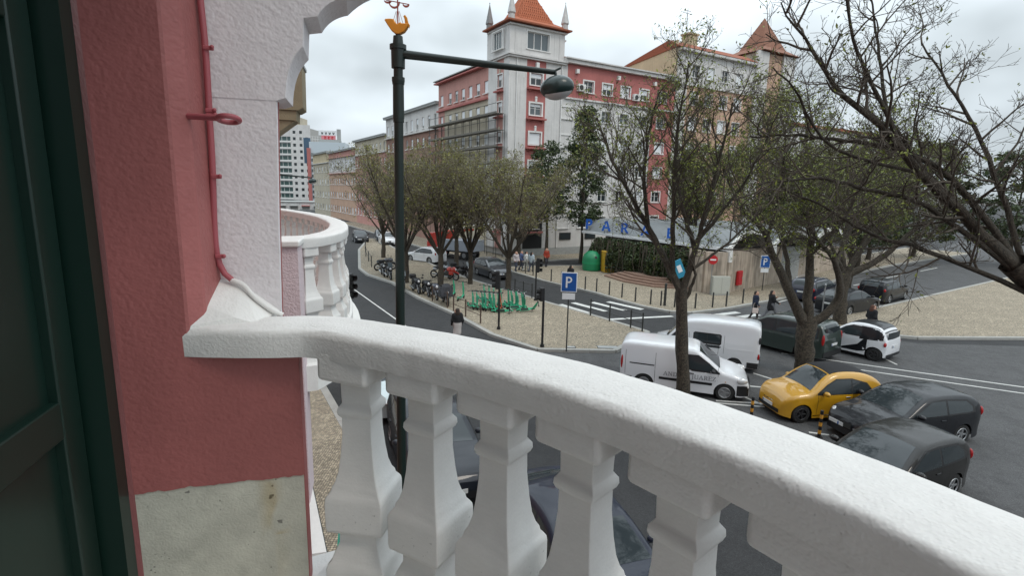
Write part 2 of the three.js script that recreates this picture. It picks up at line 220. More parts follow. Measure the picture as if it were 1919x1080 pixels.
  for (const [a, y] of [[-0.4375, 0.39], [-0.442, 0.2], [-0.4435, 0.213], [-0.442, 0.02], [-0.448, -0.225]]) part('wire_clip', [rb(0.03, 0.013, 0.012, a + 0.006, y, -1.845, 0.004), sph(0.006, 0.006, 0.006, a + 0.018, y + 0.002, -1.837)], M.pinkPipe, h);
  { const t = new THREE.TorusGeometry(0.027, 0.0075, 10, 24).rotateX(Math.PI / 2 - 0.22).translate(-0.36, 0.176, -1.70); part('hook', [rod(V(-0.51, 0.185, -1.76), V(-0.386, 0.178, -1.7), 0.0085, 10), sph(0.012, 0.009, 0.012, -0.388, 0.178, -1.70), t], M.pinkPipe, h); }
  rebase(h, -0.75, -7, 1.7);
}
// house row continuing up the street to the left, turned a little away
{
  const g = thing('house_wall', 'pale house wall running up the street behind the white bracket', 'house', [-0.75 * Math.cos(TH) - 2.1 * Math.sin(TH) - 0.35, 0, -2.15 * Math.cos(TH) + 0.75 * Math.sin(TH)], 29 * Math.PI / 180);
  part('wall', bx(0.4, 12, 26, -0.25, 6, -13.2), M.bPinkPale, g);
}
// ---- neighbour's balcony
{
  const b = framed('balcony', 'neighbouring white bow balcony at the left edge of the street, seen from above', 'balcony');
  const pts = [[-0.9, 4.62], [-0.52, 4.72], [-0.38, 4.98], [-0.3, 5.4], [-0.28, 5.95], [-0.35, 6.85], [-0.66, 8.25], [-1.1, 9.45], [-1.62, 10.6], [-2.2, 11.5]];
  const path = pathOf(pts, 160), inP = path;
  part('handrail', [railGeo(path, 0.2, -0.505, -0.42)], M.white, b);
  const dies = []; 
  for (let k = 0; k < 21; k++) { const i = Math.round(9 + k * 7); const p = path[i]; if (!p) continue; const ang = Math.atan2(p[3], p[2]); dies.push(rb(0.172, 0.1, 0.15, p[0], -0.535, -p[1], 0.014, 1, 0, ang, 0)); piece('baluster', balGeo, M.whiteSmooth, b, p[0], 0, -p[1], ang); }
  part('dies', dies, M.white, b).name = 'rail_blocks';
  part('plinth', railGeo(path, 0.24, -1.5, -1.3, 0.002), M.white, b);
  part('floor_slab', prism([...path.filter((_, i) => i % 8 == 0).map(p => [p[0] + p[2] * 0.2, p[1] + p[3] * 0.2]), [-3.2, 11.5], [-2, 4.5]], 0.22).rotateX(-Math.PI / 2).translate(0, -1.7, 0), M.white, b);
  part('end_wall', [bx(1.1, 2.15, 0.34, -1.055, -1.525, -4.5)], M.lilac, b);
  part('end_wall_cap', [rb(1.14, 0.05, 0.4, -1.055, -0.44, -4.5, 0.015), rb(0.5, 0.06, 0.34, -1.1, -0.42, -4.6, 0.02)], M.white, b);
  rebase(b, -1.2, -1.7, 7.5);
}
// corbel under an upper floor further on
{
  const c = framed('corbel', 'ochre stone corbel jutting out beside the white bracket, high on the left', 'corbel');
  part('block', prism([[-2.4, 1.57], [-0.765, 1.57], [-0.775, 1.03], [-0.84, 0.99], [-2.4, 0.99]], 0.5).translate(0, 0, -8.5), M.khaki, c);
  part('step', prism([[-2.4, 0.985], [-0.86, 0.985], [-0.87, 0.86], [-2.4, 0.86]], 0.45).translate(0, 0, -8.48), M.khaki, c);
  part('foot', prism([[-2.4, 0.855], [-0.9, 0.855], [-1.1, 0.7], [-1.5, 0.4], [-2.4, 0.3]], 0.4).translate(0, 0, -8.46), M.khaki, c);
  part('coping', rb(1.7, 0.05, 0.56, -1.6, 1.595, -8.25, 0.01), M.concrete, c);
  rebase(c, -1.6, 0.3, 8.25);
}
// ledge and cables below the low wall
{
  const c = framed('ledge', 'weathered white ledge running along the house front below the low wall', 'ledge');
  part('coping', [prism([[-0.44, -2.62], [-0.335, -2.62], [-0.50, -2.62 - 0.0], [-0.55, -2.62]], 0.01).translate(0, -9, 0), new ConvexGeometry([V(-0.445, -2.6, -3.66), V(-0.335, -2.6, -3.66), V(-0.56, -2.6, -4.85), V(-0.60, -2.6, -4.85), V(-0.445, -2.72, -3.66), V(-0.335, -2.72, -3.66), V(-0.56, -2.72, -4.85), V(-0.60, -2.72, -4.85)])].slice(1), M.white, c);
  part('fascia', [bx(0.012, 0.12, 1.22, -0.443, -2.68, -4.25, 0, 0.188, 0)], M.iron, c);
  rebase(c, -0.45, -2.72, 4.2);
  const w = framed('cable_bundle', 'bundle of black and copper cables lying behind the white ledge', 'cables');
  for (let k = 0; k < 5; k++) part('cable', tubeGeo([V(-0.47 - 0.022 * k, -2.62 + 0.01 * (k % 2), -3.5), V(-0.53 - 0.02 * k, -2.6, -4.1), V(-0.6 - 0.012 * k, -2.6, -4.85), V(-0.66 - 0.01 * k, -2.55, -5.4)], k == 1 ? 0.013 : 0.009, 20, 6), k == 1 ? M.rust : M.black, w);
  rebase(w, -0.55, -2.65, 4.2);
  const aw = framed('awning', 'green shop awning below the ledge, mostly hidden behind the first baluster', 'awning');
  part('canvas', new ConvexGeometry([V(-0.33, -3.25, -4.3), V(0.0, -3.4, -4.3), V(-0.33, -3.25, -4.95), V(-0.02, -3.4, -4.95), V(-0.33, -3.28, -4.3), V(-0.33, -3.28, -4.95), V(0, -3.44, -4.3), V(-0.02, -3.44, -4.95)]), mat([0.02, 0.2, 0.14]), aw);
  part('bracket', [rod(V(-0.6, -3.25, -4.6), V(-0.03, -3.42, -4.6), 0.012)], M.iron, aw);
  rebase(aw, -0.2, -3.4, 4.6);
}
// ---- street lamp with gilt caravel finial
function caravel(parent, y0) {
  const hull = prism([[-0.155, 0.33], [-0.17, 0.31], [-0.13, 0.23], [-0.085, 0.15], [-0.03, 0.095], [0, 0.085], [0.03, 0.09], [0.09, 0.13], [0.125, 0.19], [0.145, 0.255], [0.12, 0.265], [0.055, 0.265], [0.04, 0.285], [0.0, 0.25], [-0.03, 0.28], [-0.05, 0.33], [-0.1, 0.335]], 0.07, 0.012).translate(0, y0, -0.035);
  part('hull', [hull, prism([[0.1, 0.26], [0.09, 0.35], [0.075, 0.39], [0.1, 0.41], [0.125, 0.37], [0.14, 0.29], [0.16, 0.25], [0.15, 0.2], [0.12, 0.24]], 0.03, 0.006).translate(0, y0, -0.015)], M.gold, parent);
  part('mast', [cyl(0.009, 0.009, 0.56, 0, y0 + 0.48, 0), rod(V(-0.155, y0 + 0.645, 0), V(0.15, y0 + 0.585, 0), 0.008), lathe([[0, 0], [0.012, 0], [0.028, 0.045], [0.032, 0.07], [0, 0.075]], 10).translate(0, y0 + 0.665, 0)], M.rust, parent);
  for (const [x, y, r, w] of [[-0.13, 0.635, 0.05, 0.045], [-0.045, 0.62, 0.075, 0.11], [0.11, 0.585, 0.045, 0.05]]) { const s = []; for (let i = 0; i <= 8; i++) { const t = i / 8 * Math.PI; s.push([x - r * Math.cos(t), y - w * Math.sin(t)]); } for (let i = 8; i >= 0; i--) { const t = i / 8 * Math.PI; s.push([x - (r - 0.014) * Math.cos(t), y - (w - 0.03) * Math.sin(t)]); } part('sail', prism(s, 0.02).translate(0, y0, -0.01), M.rust, parent); }
  part('shroud', [-0.07, -0.03, 0.03, 0.07].map(x => rod(V(x, y0 + 0.27, 0), V(x * 0.3, y0 + 0.47, 0), 0.003, 4)), M.rust, parent);
}
function streetLamp(label, pos, turn, H, arm) {
  const L = thing('street_lamp', label, 'street lamp', pos, turn, 'street lamps with gilt ship finials');
  part('post', [cyl(0.066, 0.075, H - 0.2, 0, (H - 0.2) / 2, 0, 16), cyl(0.1, 0.12, 0.9, 0, 0.45, 0, 16), cyl(0.13, 0.14, 0.1, 0, 0.05, 0, 16), cyl(0.078, 0.078, 0.06, 0, H - 1.12, 0, 16), cyl(0.078, 0.082, 0.55, 0, H - 0.82, 0, 16), cyl(0.092, 0.085, 0.06, 0, H - 0.6, 0, 16), cyl(0.1, 0.096, 0.26, 0, H - 0.28, 0, 16), cyl(0.118, 0.118, 0.06, 0, H - 0.13, 0, 16), cyl(0.066, 0.078, 0.13, 0, H - 0.05, 0, 12), sph(0.034, 0.04, 0.034, 0, H + 0.03, 0)], M.lampGreen, L);
  for (const y of [2.2, H - 0.56]) part('collar', cyl(0.092, 0.092, 0.05, 0, y, 0, 16), M.lampGreen, L);
  part('arm', [rod(V(0.05, H - 0.22, 0), V(arm, H - 0.4, 0), 0.062, 12, 0.036), rod(V(arm - 0.05, H - 0.41, 0), V(arm + 0.09, H - 0.34, 0), 0.016)], M.lampGreen, L);
  const hd = part('lamp_head', [rod(V(arm + 0.01, H - 0.38, 0), V(arm + 0.03, H - 0.48, 0), 0.022), sph(0.245, 0.165, 0.19, arm + 0.05, H - 0.605, 0, 0, 0, 0.17, 24)], mat([0.012, 0.028, 0.026], { roughness: 0.28 }), L);
  const bowl = new THREE.SphereGeometry(1, 24, 10, 0, Math.PI * 2, Math.PI * 0.62, Math.PI * 0.38).scale(0.232, 0.172, 0.182).applyMatrix4(mtx(arm + 0.05, H - 0.607, 0.012, 0.2, 0, 0.17));
  part('lamp_bowl', bowl, mat([0.5, 0.5, 0.5], { roughness: 0.15 }), hd);
  return L;
}
{ const L = streetLamp('dark green street lamp before the balcony with gilded ship on top and long arm', [-1.745, 0, -8.0], 0, 9.07, 2.21); L.rotation.z = -0.0075; const ship = new THREE.Group(); ship.name = 'ship_finial'; ship.position.y = 9.035; ship.scale.set(1.05, 0.8, 1.05); L.add(ship); caravel(ship, 0); }
// ---------------------------------------------------------------- ground, roads, pavements
{
  tag(part('road', new THREE.PlaneGeometry(1400, 1400, 1, 1).rotateX(-Math.PI / 2).translate(0, 0, -200), M.asphalt), null, null, null, 'structure');
  const sheet = (name, pts, m, y) => { const g = prism(pts.map(p => [p[0], -p[1]]), 0.002).rotateX(-Math.PI / 2).translate(0, y, 0); return tag(part(name, g, m), null, null, null, 'structure'); };
  sheet('parking_lane', [[-0.5, -22.6], [4.6, -22.7], [7, -26.2], [9.5, -28], [17, -27.5], [20, -25.4], [40, -25], [40, -10], [8, -10], [3.2, -15.5]], M.asphaltPale, 0.004);
  sheet('side_road', [[9.3, -30.8], [9.2, -28], [17.2, -28.4], [18, -30], [26, -34.9], [50, -52], [80, -70], [80, -95], [40.9, -56.6], [32, -49.4], [19.3, -35.9], [15.4, -33.7], [13.3, -32.2]], M.asphaltPale, 0.005);
  const kerbs = (pts, closed, m, par) => { const g = []; for (let i = 0; i < pts.length - (closed ? 0 : 1); i++) { const [x0, z0] = pts[i], [x1, z1] = pts[(i + 1) % pts.length], L = Math.hypot(x1 - x0, z1 - z0), a = Math.atan2(-(z1 - z0), x1 - x0), n = Math.max(1, Math.round(L / 1.0)); for (let k = 0; k < n; k++) { const t = (k + 0.5) / n; g.push(bx(L / n - 0.012, 0.13, 0.24, x0 + (x1 - x0) * t, 0.067 + 0.002 * R(), z0 + (z1 - z0) * t, 0, a, 0)); } } const k = part('kerb', g, m, par); k.userData.kind = 'stuff'; return k; };
  const pavement = (pts) => { const p = tag(part('pavement', prism(pts.map(p => [p[0], -p[1]]), 0.12).rotateX(-Math.PI / 2), M.sett), null, null, null, 'structure'); kerbs(pts, true, M.kerb, p); return p; };
  // traffic island with the scooters
  pavement([[1.2, -22.7], [4.6, -22.75], [6.9, -26.1], [4.8, -29.2], [2.4, -32.5], [0, -36], [-3, -40.4], [-6, -45.5], [-9, -52], [-14, -62], [-18, -72], [-19.5, -72], [-17, -58.8], [-13.1, -45.3], [-11.5, -42], [-8.8, -38.7], [-6, -33.5], [-3.2, -29.2], [-0.9, -25]]);
  // square before the pavilion and along its wall
  pavement([[-1.2, -47.5], [1.7, -42.3], [2.5, -40.9], [5.9, -36.3], [7.1, -33.9], [8.2, -32.2], [9.4, -31], [10.6, -30.8], [13.3, -32.2], [15.4, -33.7], [19.3, -36.4], [32, -49.4], [40.9, -56.6], [60, -70], [56, -76], [36, -60], [20, -52], [8, -50.2], [2, -49]]);
  // pavement under the pink block
  pavement([[-8, -58], [-2.2, -52.5], [0.4, -52], [4, -53.5], [40, -75], [38, -78], [0.5, -56], [-10, -72], [-30, -105], [-34, -104]]);
  // near corner on the right
  pavement([[16.8, -29.4], [19.7, -31], [25.6, -34.9], [50, -51.5], [80, -69], [90, -40], [40, -27.5], [20.5, -26.2], [18, -27]]);
  // own pavement along the house front
  pavement([[-0.1, 2], [-2.75, -8.0], [-4.4, -11.5], [-9.2, -20], [-30, -60], [-33, -58], [-11.5, -20], [-7.5, -11.5], [-3.5, -2], [-2.6, 2]].map(([x, z]) => [x + 1.35, z]));
  // thresholds: brick-red planter bed, manhole covers, painted markings
  const mark = (n, pts) => tag(part(n, prism(pts.map(p => [p[0], -p[1]]), 0.002).rotateX(-Math.PI / 2).translate(0, 0.009, 0), M.paint), null, null, null, 'structure');
  const line = (x0, z0, x1, z1, w = 0.12) => { const L = Math.hypot(x1 - x0, z1 - z0); return new THREE.BoxGeometry(L, 0.002, w).rotateY(Math.atan2(-(z1 - z0), x1 - x0)).translate((x0 + x1) / 2, 0.010, (z0 + z1) / 2); };
  const lines = (n, list) => tag(part(n, list.map(l => line(...l)), M.paint), null, null, null, 'structure');
  // zebra crossing over the middle road: stripes along the traffic direction
  const lineSet = (n, A, w) => tag(part(n, A.map(l => line(...l, w)), M.paint), null, null, null, 'structure');
  lineSet('crossing', [[3.01, -32.68, 4.45, -30.46], [3.9, -33.3, 5.57, -30.99], [5.14, -33.55, 6.83, -31.4], [6.22, -33.83, 7.95, -31.75], [2.34, -32.14, 3.46, -30.23]], 0.42);
  lineSet('stop_line', [[5.05, -28.85, 9.3, -30.1]], 0.3);
  lineSet('crossing', [[10.6, -29.9, 13.7, -31.55], [11.2, -29.1, 14.67, -31.04], [12.0, -28.65, 15.86, -30.75], [13.0, -28.2, 16.6, -30.03]], 0.45);
  lines('lane_line', [[-14.4, -42.4, -10.43, -35.36, 0.09], [-10.43, -35.36, -6.45, -28.37, 0.09], [-6.45, -28.37, -3.0, -22.3, 0.09], [16.6, -24.6, 16.5, -21.9, 0.09], [12.2, -23.2, 26, -16.2, 0.1], [13.4, -21.6, 26, -15.2, 0.09], [16.9, -34.2, 25, -41, 0.13], [27.5, -42.5, 30, -44.3, 0.12], [33, -46.8, 36, -49, 0.12], [40, -52, 44, -55, 0.12]]);
lines('bay_line', [[9.69, -20.38, 10.29, -19.51, 0.1], [8.85, -18.91, 9.49, -18.79, 0.1], [8.17, -17.98, 8.56, -17.14, 0.1], [7.1, -17.4, 8.7, -17.24, 0.1], [7.0, -17.2, 8.57, -16.96, 0.1], [9.03, -15.06, 9.55, -14.91, 0.1]]);
  // drains and covers in the island
  for (const [x, z, w, l, la] of [[2.7, -23.05, 0.42, 0.3, 'small square iron cover in the island paving near its front edge'], [4.35, -23.15, 0.95, 0.42, 'larger rectangular iron cover in the island paving']]) { const t = thing('manhole_cover', la, 'manhole cover', [x, 0.12, z]); part('frame', bx(w, 0.012, l, 0, 0.007, 0), M.iron, t); part('plate', bx(w - 0.08, 0.014, l - 0.07, 0, 0.012, 0), M.concrete, t); }
}
// ---------------------------------------------------------------- buildings
// box with a hole per opening, facing +z, front face on z = 0, local x along the wall
function wallPanel(x0, x1, y0, y1, holes, depth = 0.3, z = 0) {
  const s = new THREE.Shape([[x0, y0], [x1, y0], [x1, y1], [x0, y1]].map(p => new THREE.Vector2(...p)));
  for (const [a, b, c, d] of holes) if (a > x0 && b < x1 && c > y0 && d < y1) s.holes.push(new THREE.Path([[a, c], [a, d], [b, d], [b, c]].map(p => new THREE.Vector2(...p))));
  return new THREE.ExtrudeGeometry(s, { depth, bevelEnabled: false }).translate(0, 0, z - depth);
}
const cached = {}; const keep = (k, f) => cached[k] ??= f();
// one window, built as a thing's part: frame (with mullion and sill) > panes, shutter
function windowIn(parent, x, y, w, h, o = {}) {
  const k = [w.toFixed(2), h.toFixed(2), o.surround ?? 0, o.bars ?? 1, o.cols ?? 2].join();
  const fg = keep('f' + k, () => { const t = 0.07, g = [bx(w, t, 0.07, 0, h / 2 - t / 2, -0.15), bx(w, t, 0.07, 0, -h / 2 + t / 2, -0.15), bx(t, h - 2 * t, 0.07, -w / 2 + t / 2, 0, -0.15), bx(t, h - 2 * t, 0.07, w / 2 - t / 2, 0, -0.15)]; const c = o.cols ?? 2; for (let i = 1; i < c; i++) g.push(bx(0.075, h - 2 * t, 0.08, -w / 2 + w * i / c, 0, -0.15)); if (o.bars ?? 1) for (let i = 0; i < c; i++) g.push(bx(w / c - 0.12, 0.03, 0.05, -w / 2 + w * (i + 0.5) / c, h * 0.08, -0.15)); if (o.surround) { const s = o.surround; g.push(bx(w + 2 * s, s, 0.08, 0, h / 2 + s / 2, 0.037), bx(s, h, 0.08, -w / 2 - s / 2, 0, 0.037), bx(s, h, 0.08, w / 2 + s / 2, 0, 0.037)); } g.push(bx(w + 0.3, 0.09, 0.2, 0, -h / 2 - 0.047, 0.04)); return join(g); });
  const f = piece('window', fg, o.frame ?? M.trim, parent, x, y, 0);
  const sh = o.shut ?? 0;
  if (sh < 0.98) { const pg = keep('p' + k, () => { const c = o.cols ?? 2; return join(Array.from({ length: c }, (_, i) => bx(w / c - 0.1, h - 0.12, 0.02, -w / 2 + w * (i + 0.5) / c, 0, -0.17))); }); piece('pane', pg, R() < 0.3 ? M.paneGrey : M.glass, f); }
  if (sh > 0.02) { const q = Math.round(sh * 8) / 8 || 0.125; piece('shutter', keep('s' + k + q, () => { const n = 10, g = []; for (let i = 0; i < n; i++) g.push(bx(w - 0.15, h * q / n - 0.008, 0.03, 0, h / 2 - 0.06 - (h - 0.12) * q * (i + 0.5) / n, -0.105)); return join(g); }), M.shutter, f); }
  return f;
}
const AR = 59 * Math.PI / 180, RY = Math.PI / 2 - AR; // right-hand street fronts run along local +x, faces look along local +z
const CX0 = -0.751, CZ0 = -55;
const LY = RY - Math.PI / 2;                          // left-hand street fronts, seen along local -x (mirror): use own groups
function front(parent, turn, x = 0, z = 0) { const g = new THREE.Group(); g.name = 'front'; g.rotation.y = turn; g.position.set(x, 0, z); parent.add(g); return g; }
const floorsR = [8.1, 5.2].map(y => y); 
{ // ---- pink corner block with tower: local x = along the right street, local -z = up the left street
  const B = thing('apartment_block', 'pink and white corner apartment block with red tiled tower and pinnacles', 'apartment block', [CX0, 0, CZ0], RY);
  const TW = 6.5, TD = 4.25, E = 22.9, RL = 22.9, LL = 17.35;
  const ys = [[17.4, 18.55], [14.5, 15.65], [11.6, 12.8], [8.75, 9.95], [5.9, 7.1], [3, 4.2]];
  const sv = (parent, list) => list.map(q => q);
  // right-hand front (faces +z)
  const rw = [], cols = [9.85, 12.45, 15.1, 18.0 - 0.1, 20.8];
  const hR = []; ys.forEach(([a, b], f) => { for (const c of [7.1, ...cols]) { if (f === 0 && c < 8) continue; hR.push([c - 0.66, c + 0.66, a, b]); } });
  const hT = ys.map(([a, b]) => [2.5, 3.9, a, b]);
  const W = (n, g, m) => part(n, g, m, B);
  W('wall', [wallPanel(TW, 19.3, 0.9, 16.6, hR), wallPanel(0, 2.05, 0.9, 19.95, []), wallPanel(4.35, TW, 0.9, 19.95, [])], M.bWhite);
  W('wall', [wallPanel(TW + 0.55, RL, 16.62, 20.0, hR), wallPanel(19.3, RL, 0.9, 16.62, hR, 0.34, 0.04), wallPanel(2.05, 4.35, 0.9, 19.95, hT, 0.3, -0.02)], M.bPink);
  W('wall', [wallPanel(TW, TW + 0.55, 16.6, 20, []), bx(RL - TW, 0.16, 0.2, (RL + TW) / 2 + 0.2, 16.58, 0.11)], M.bWhite);
  W('plinth', [bx(RL + 0.1, 0.9, 0.5, RL / 2 - 0.05 + 0.05, 0.45, -0.2)], M.concrete);
  W('cornice', [bx(RL - TW + 0.5, 0.35, 0.7, (RL + TW) / 2 + 0.25, 20.2, 0.1), bx(RL - TW + 0.5, 0.12, 0.9, (RL + TW) / 2 + 0.25, 20.45, 0.2)], M.bWhite);
  // left-hand front (faces local -x): built in a turned frame with its own x axis running from the far end to the corner
  const LF = front(B, -Math.PI / 2); LF.name = 'street_front'; LF.userData.label = 'pink and cream street front under scaffolding';
  const lx = s => -s; // distance s from the corner up the left street
  // with rotation -90deg about y, local +z of LF faces block -x, local +x of LF points along block +z... so s up the street is -x
  const lc = [4.72, 6.6, 8.45, 10.3, 12.1, 13.9, 16.35].map(lx);
  const lys = [[16.95, 18.2], [14.6, 15.7], [11.7, 12.8], [8.8, 9.9], [5.9, 7], [3, 4.1]];
  const hL = []; lys.forEach(([a, b]) => { for (const c of lc) hL.push([c - 0.45, c + 0.45, a, b]); });
  const hTL = lys.map(([a, b]) => [-2.25, -1.25, a + (a > 16 ? 0.15 : 0), b + (b > 16 ? 0.15 : 0)]);
  const WL = (n, g, m) => part(n, g, m, LF);
  WL('wall', [wallPanel(-LL, -TD, 16.42, 19.55, hL), wallPanel(-LL, -15.5, 0.9, 16.42, hL, 0.34, 0.03)], M.bPinkPale);
  WL('wall', [wallPanel(-15.5, -TD, 0.9, 16.42, hL)], M.bCream);
  WL('wall', [wallPanel(-1.05, -0.301, 0.9, 19.95, []), wallPanel(-TD, -2.45, 0.9, 19.95, [])], M.bWhite);
  WL('wall', [wallPanel(-2.45, -1.05, 0.9, 19.95, hTL, 0.3, -0.02)], M.bPinkPale);
  WL('cornice', [bx(LL - TD, 0.2, 0.34, -(LL + TD) / 2, 16.38, 0.15), bx(LL - TD + 0.2, 0.14, 0.7, -(LL + TD) / 2 - 0.2, 19.64, 0.2)], M.bPink);
  for (let k = 0; k < 9; k++) WL('roof_bracket', bx(0.5, 0.16, 0.5, -5.2 - 1.4 * k, 19.78, 0.1), M.iron);
  WL('roof_edge', bx(LL - TD + 0.3, 0.1, 0.9, -(LL + TD) / 2 - 0.2, 19.92, 0.15), M.concrete);
  // body behind the fronts
  W('core', [bx(RL - 0.7, 19.4, 12, RL / 2 + 0.05, 9.9, -6.6), bx(11, 18.8, LL - 1, 6, 9.5, -LL / 2 - 0.25)], M.interior);
  W('roof', [new ConvexGeometry([V(TW, 20.5, 0.5), V(RL + 0.2, 20.5, 0.5), V(RL + 0.2, 20.5, -10), V(TW, 20.5, -10), V(TW, 21.6, -4), V(RL - 3, 21.6, -4)]), new ConvexGeometry([V(0, 19.98, -TD), V(0, 19.98, -LL), V(9, 19.98, -LL), V(9, 19.98, -TD), V(4, 20.6, -TD), V(4, 20.6, -LL)])], M.tileDark);
  // windows, right-hand front
  const shR = [0, 0.45, 0.9, 0.6, 1, 0, 0.4, 0.6, 1, 0, 0.3, 0, 1, 1, 0.4, 0.6, 0.5, 0.6, 0.2];
  let q = 0; for (const [a, b, c, d] of hR) windowIn(B, (a + b) / 2, (c + d) / 2, b - a, d - c, { surround: 0.13, shut: [0, 0.45, 1, 0.5, 0.2][q++ % 5] * (c > 17 ? 1 : R() < 0.5 ? 1 : 0) || (c < 13 && c > 11 ? 1 : 0) });
  for (const [a, b, c, d] of hT) { windowIn(B, 3.2, (c + d) / 2, 1.4, d - c, { surround: 0.16, shut: c > 17 ? 0.4 : c > 13 ? 0.3 : c > 11 ? 1 : 0.35 }); W('window_ledge', [bx(2.2, 0.16, 0.5, 3.2, c - 0.38, 0.22), prism([[0, 0], [0.4, 0], [0, -0.25]], 0.2).rotateY(-Math.PI / 2).translate(2.5, c - 0.46, 0), prism([[0, 0], [0.4, 0], [0, -0.25]], 0.2).rotateY(-Math.PI / 2).translate(4.1, c - 0.46, 0)], M.bPink); W('keystone', [bx(0.22, 0.36, 0.12, 3.2, d + 0.34, 0.04), sph(0.16, 0.12, 0.08, 3.2, d + 0.58, 0.05)], M.trim); }
  for (const [a, b, c, d] of hL) windowIn(LF, (a + b) / 2, (c + d) / 2, b - a, d - c, { shut: [1, 0.6, 1, 0.8, 0.3, 0.5, 1][q++ % 7], bars: 0 });
  for (const [a, b, c, d] of hTL) { windowIn(LF, -1.75, (c + d) / 2, 1.0, d - c, { surround: 0.1, shut: 0.4 }); WL('window_ledge', bx(1.4, 0.14, 0.45, -1.75, c - 0.4, 0.2), M.bPink); WL('keystone', bx(0.2, 0.34, 0.1, -1.75, d + 0.3, 0.03), M.bCream); }
  for (const x of [8.2, 13.9, 19.4]) W('floodlight', [bx(0.34, 0.42, 0.3, x, 19.35, 0.15)], M.trim);
  W('floodlight', [rb(0.36, 0.5, 0.3, 3.2, 19.3, 0.13, 0.04)], M.trim);
  for (const [x, y] of [[8.75, 17.75], [16.6, 17.55]]) { const a = W('air_conditioner', rb(0.95, 0.72, 0.38, x, y, 0.21, 0.03), M.trim); part('fan', cyl(0.26, 0.26, 0.03, x - 0.12, y, 0.412, 20, Math.PI / 2), M.iron, a); }
  W('downpipe', [cyl(0.06, 0.06, 19, 0.85, 10.4, 0.09, 8), cyl(0.06, 0.06, 19, 6.3, 10.4, 0.09, 8)], M.trim);
  // tower
  const tg = wallPanel(0, TW, 19.95, E, [[2.0, 4.6, 20.75, 22.35]], 0.3, 0.05);
  const twl = part('tower', [tg, bx(0.3, E - 19.95, TD - 0.26, 0.1, (E + 19.95) / 2, -TD / 2 - 0.12), bx(0.3, E - 19.95, TD, TW - 0.14, (E + 19.95) / 2, -TD / 2 - 0.26), bx(TW, E - 19.95, 0.3, TW / 2, (E + 19.95) / 2, -TD - 0.2), bx(TW + 0.6, 0.16, TD + 0.75, TW / 2, 20.0, -TD / 2 + 0.05), bx(TW + 0.36, 0.14, TD + 0.5, TW / 2, 19.82, -TD / 2 + 0.05), bx(TW + 0.3, 0.12, TD + 0.45, TW / 2, E - 0.18, -TD / 2 + 0.05), bx(0.12, 2.6, 0.06, 0.62, 21.5, 0.07), bx(0.12, 2.6, 0.06, TW - 0.62, 21.5, 0.07)], M.bWhite, B);
  windowIn(B, 3.3, 21.55, 2.6, 1.6, { cols: 3, bars: 0, surround: 0.12, shut: 0 }).children[0].material = M.paneGrey;
  const tl = front(B, -Math.PI / 2, -0.06); tl.name = 'tower_side'; const tw2 = windowIn(tl, -1.9, 21.5, 2.0, 1.7, { cols: 4, bars: 0, surround: 0.1, shut: 0 }); tw2.position.z = 0.2; tw2.children[0].material = M.paneGrey;
  const eave = part('eave', bx(TW + 1.0, 0.14, TD + 1.15, TW / 2, E + 0.07, -TD / 2 + 0.05), M.tileDark, B);
  // tiled spire: courses of half-round tiles on four slopes
  { const bx0 = 0.75, bx1 = TW - 0.75, bz0 = -TD - 0.05 + 0.3, bz1 = -0.2, y0 = E + 0.14, y1 = 27.2, cx = (bx0 + bx1) / 2, cz = (bz0 + bz1) / 2;
    const sp = part('spire', new ConvexGeometry([V(bx0, y0, bz0), V(bx1, y0, bz0), V(bx0, y0, bz1), V(bx1, y0, bz1), V(cx, y1, cz)]), M.tile, B);
    const skirt = part('roof_skirt', new ConvexGeometry([V(-0.5, E + 0.145, 0.5), V(TW + 0.5, E + 0.145, 0.5), V(-0.5, E + 0.145, -TD - 0.5), V(TW + 0.5, E + 0.145, -TD - 0.5), V(bx0 + 0.3, E + 0.75, bz0 + 0.3), V(bx1 - 0.3, E + 0.75, bz0 + 0.3), V(bx0 + 0.3, E + 0.75, bz1 - 0.3), V(bx1 - 0.3, E + 0.75, bz1 - 0.3)]), M.tile, B);
    const corners = [[bx0, bz1], [bx1, bz1], [bx1, bz0], [bx0, bz0]], g = [];
    const tileG = new THREE.CylinderGeometry(0.105, 0.12, 0.4, 7, 1, true, 0, Math.PI);
    for (let s = 0; s < 4; s++) { const A = V(corners[s][0], y0, corners[s][1]), Bq = V(corners[(s + 1) % 4][0], y0, corners[(s + 1) % 4][1]), top = V(cx, y1, cz); const ex = Bq.clone().sub(A).normalize(), mid = A.clone().add(Bq).multiplyScalar(0.5), up = top.clone().sub(mid), H = up.length(); up.normalize(); const nn = ex.clone().cross(up).normalize(); const rows = 15; for (let r = 0; r < rows; r++) { const t = (r + 0.4) / rows, half = A.distanceTo(Bq) / 2 * (1 - t) - 0.08, n = Math.max(1, Math.floor(half * 2 / 0.235)); for (let i = 0; i < n; i++) { const p = mid.clone().addScaledVector(up, H * t).addScaledVector(ex, (i + 0.5 - n / 2) * 0.235).addScaledVector(nn, 0.015); const m = new THREE.Matrix4().makeBasis(ex.clone().negate(), up, nn.clone().negate()); m.multiply(new THREE.Matrix4().makeRotationY(Math.PI / 2)); m.setPosition(p); g.push(tileG.clone().applyMatrix4(m)); } } }
    const tm = part('roof_tiles', g, mat([0.5, 0.15, 0.07], { map: T.patch, side: THREE.DoubleSide }), sp); tm.userData.kind = 'stuff'; }
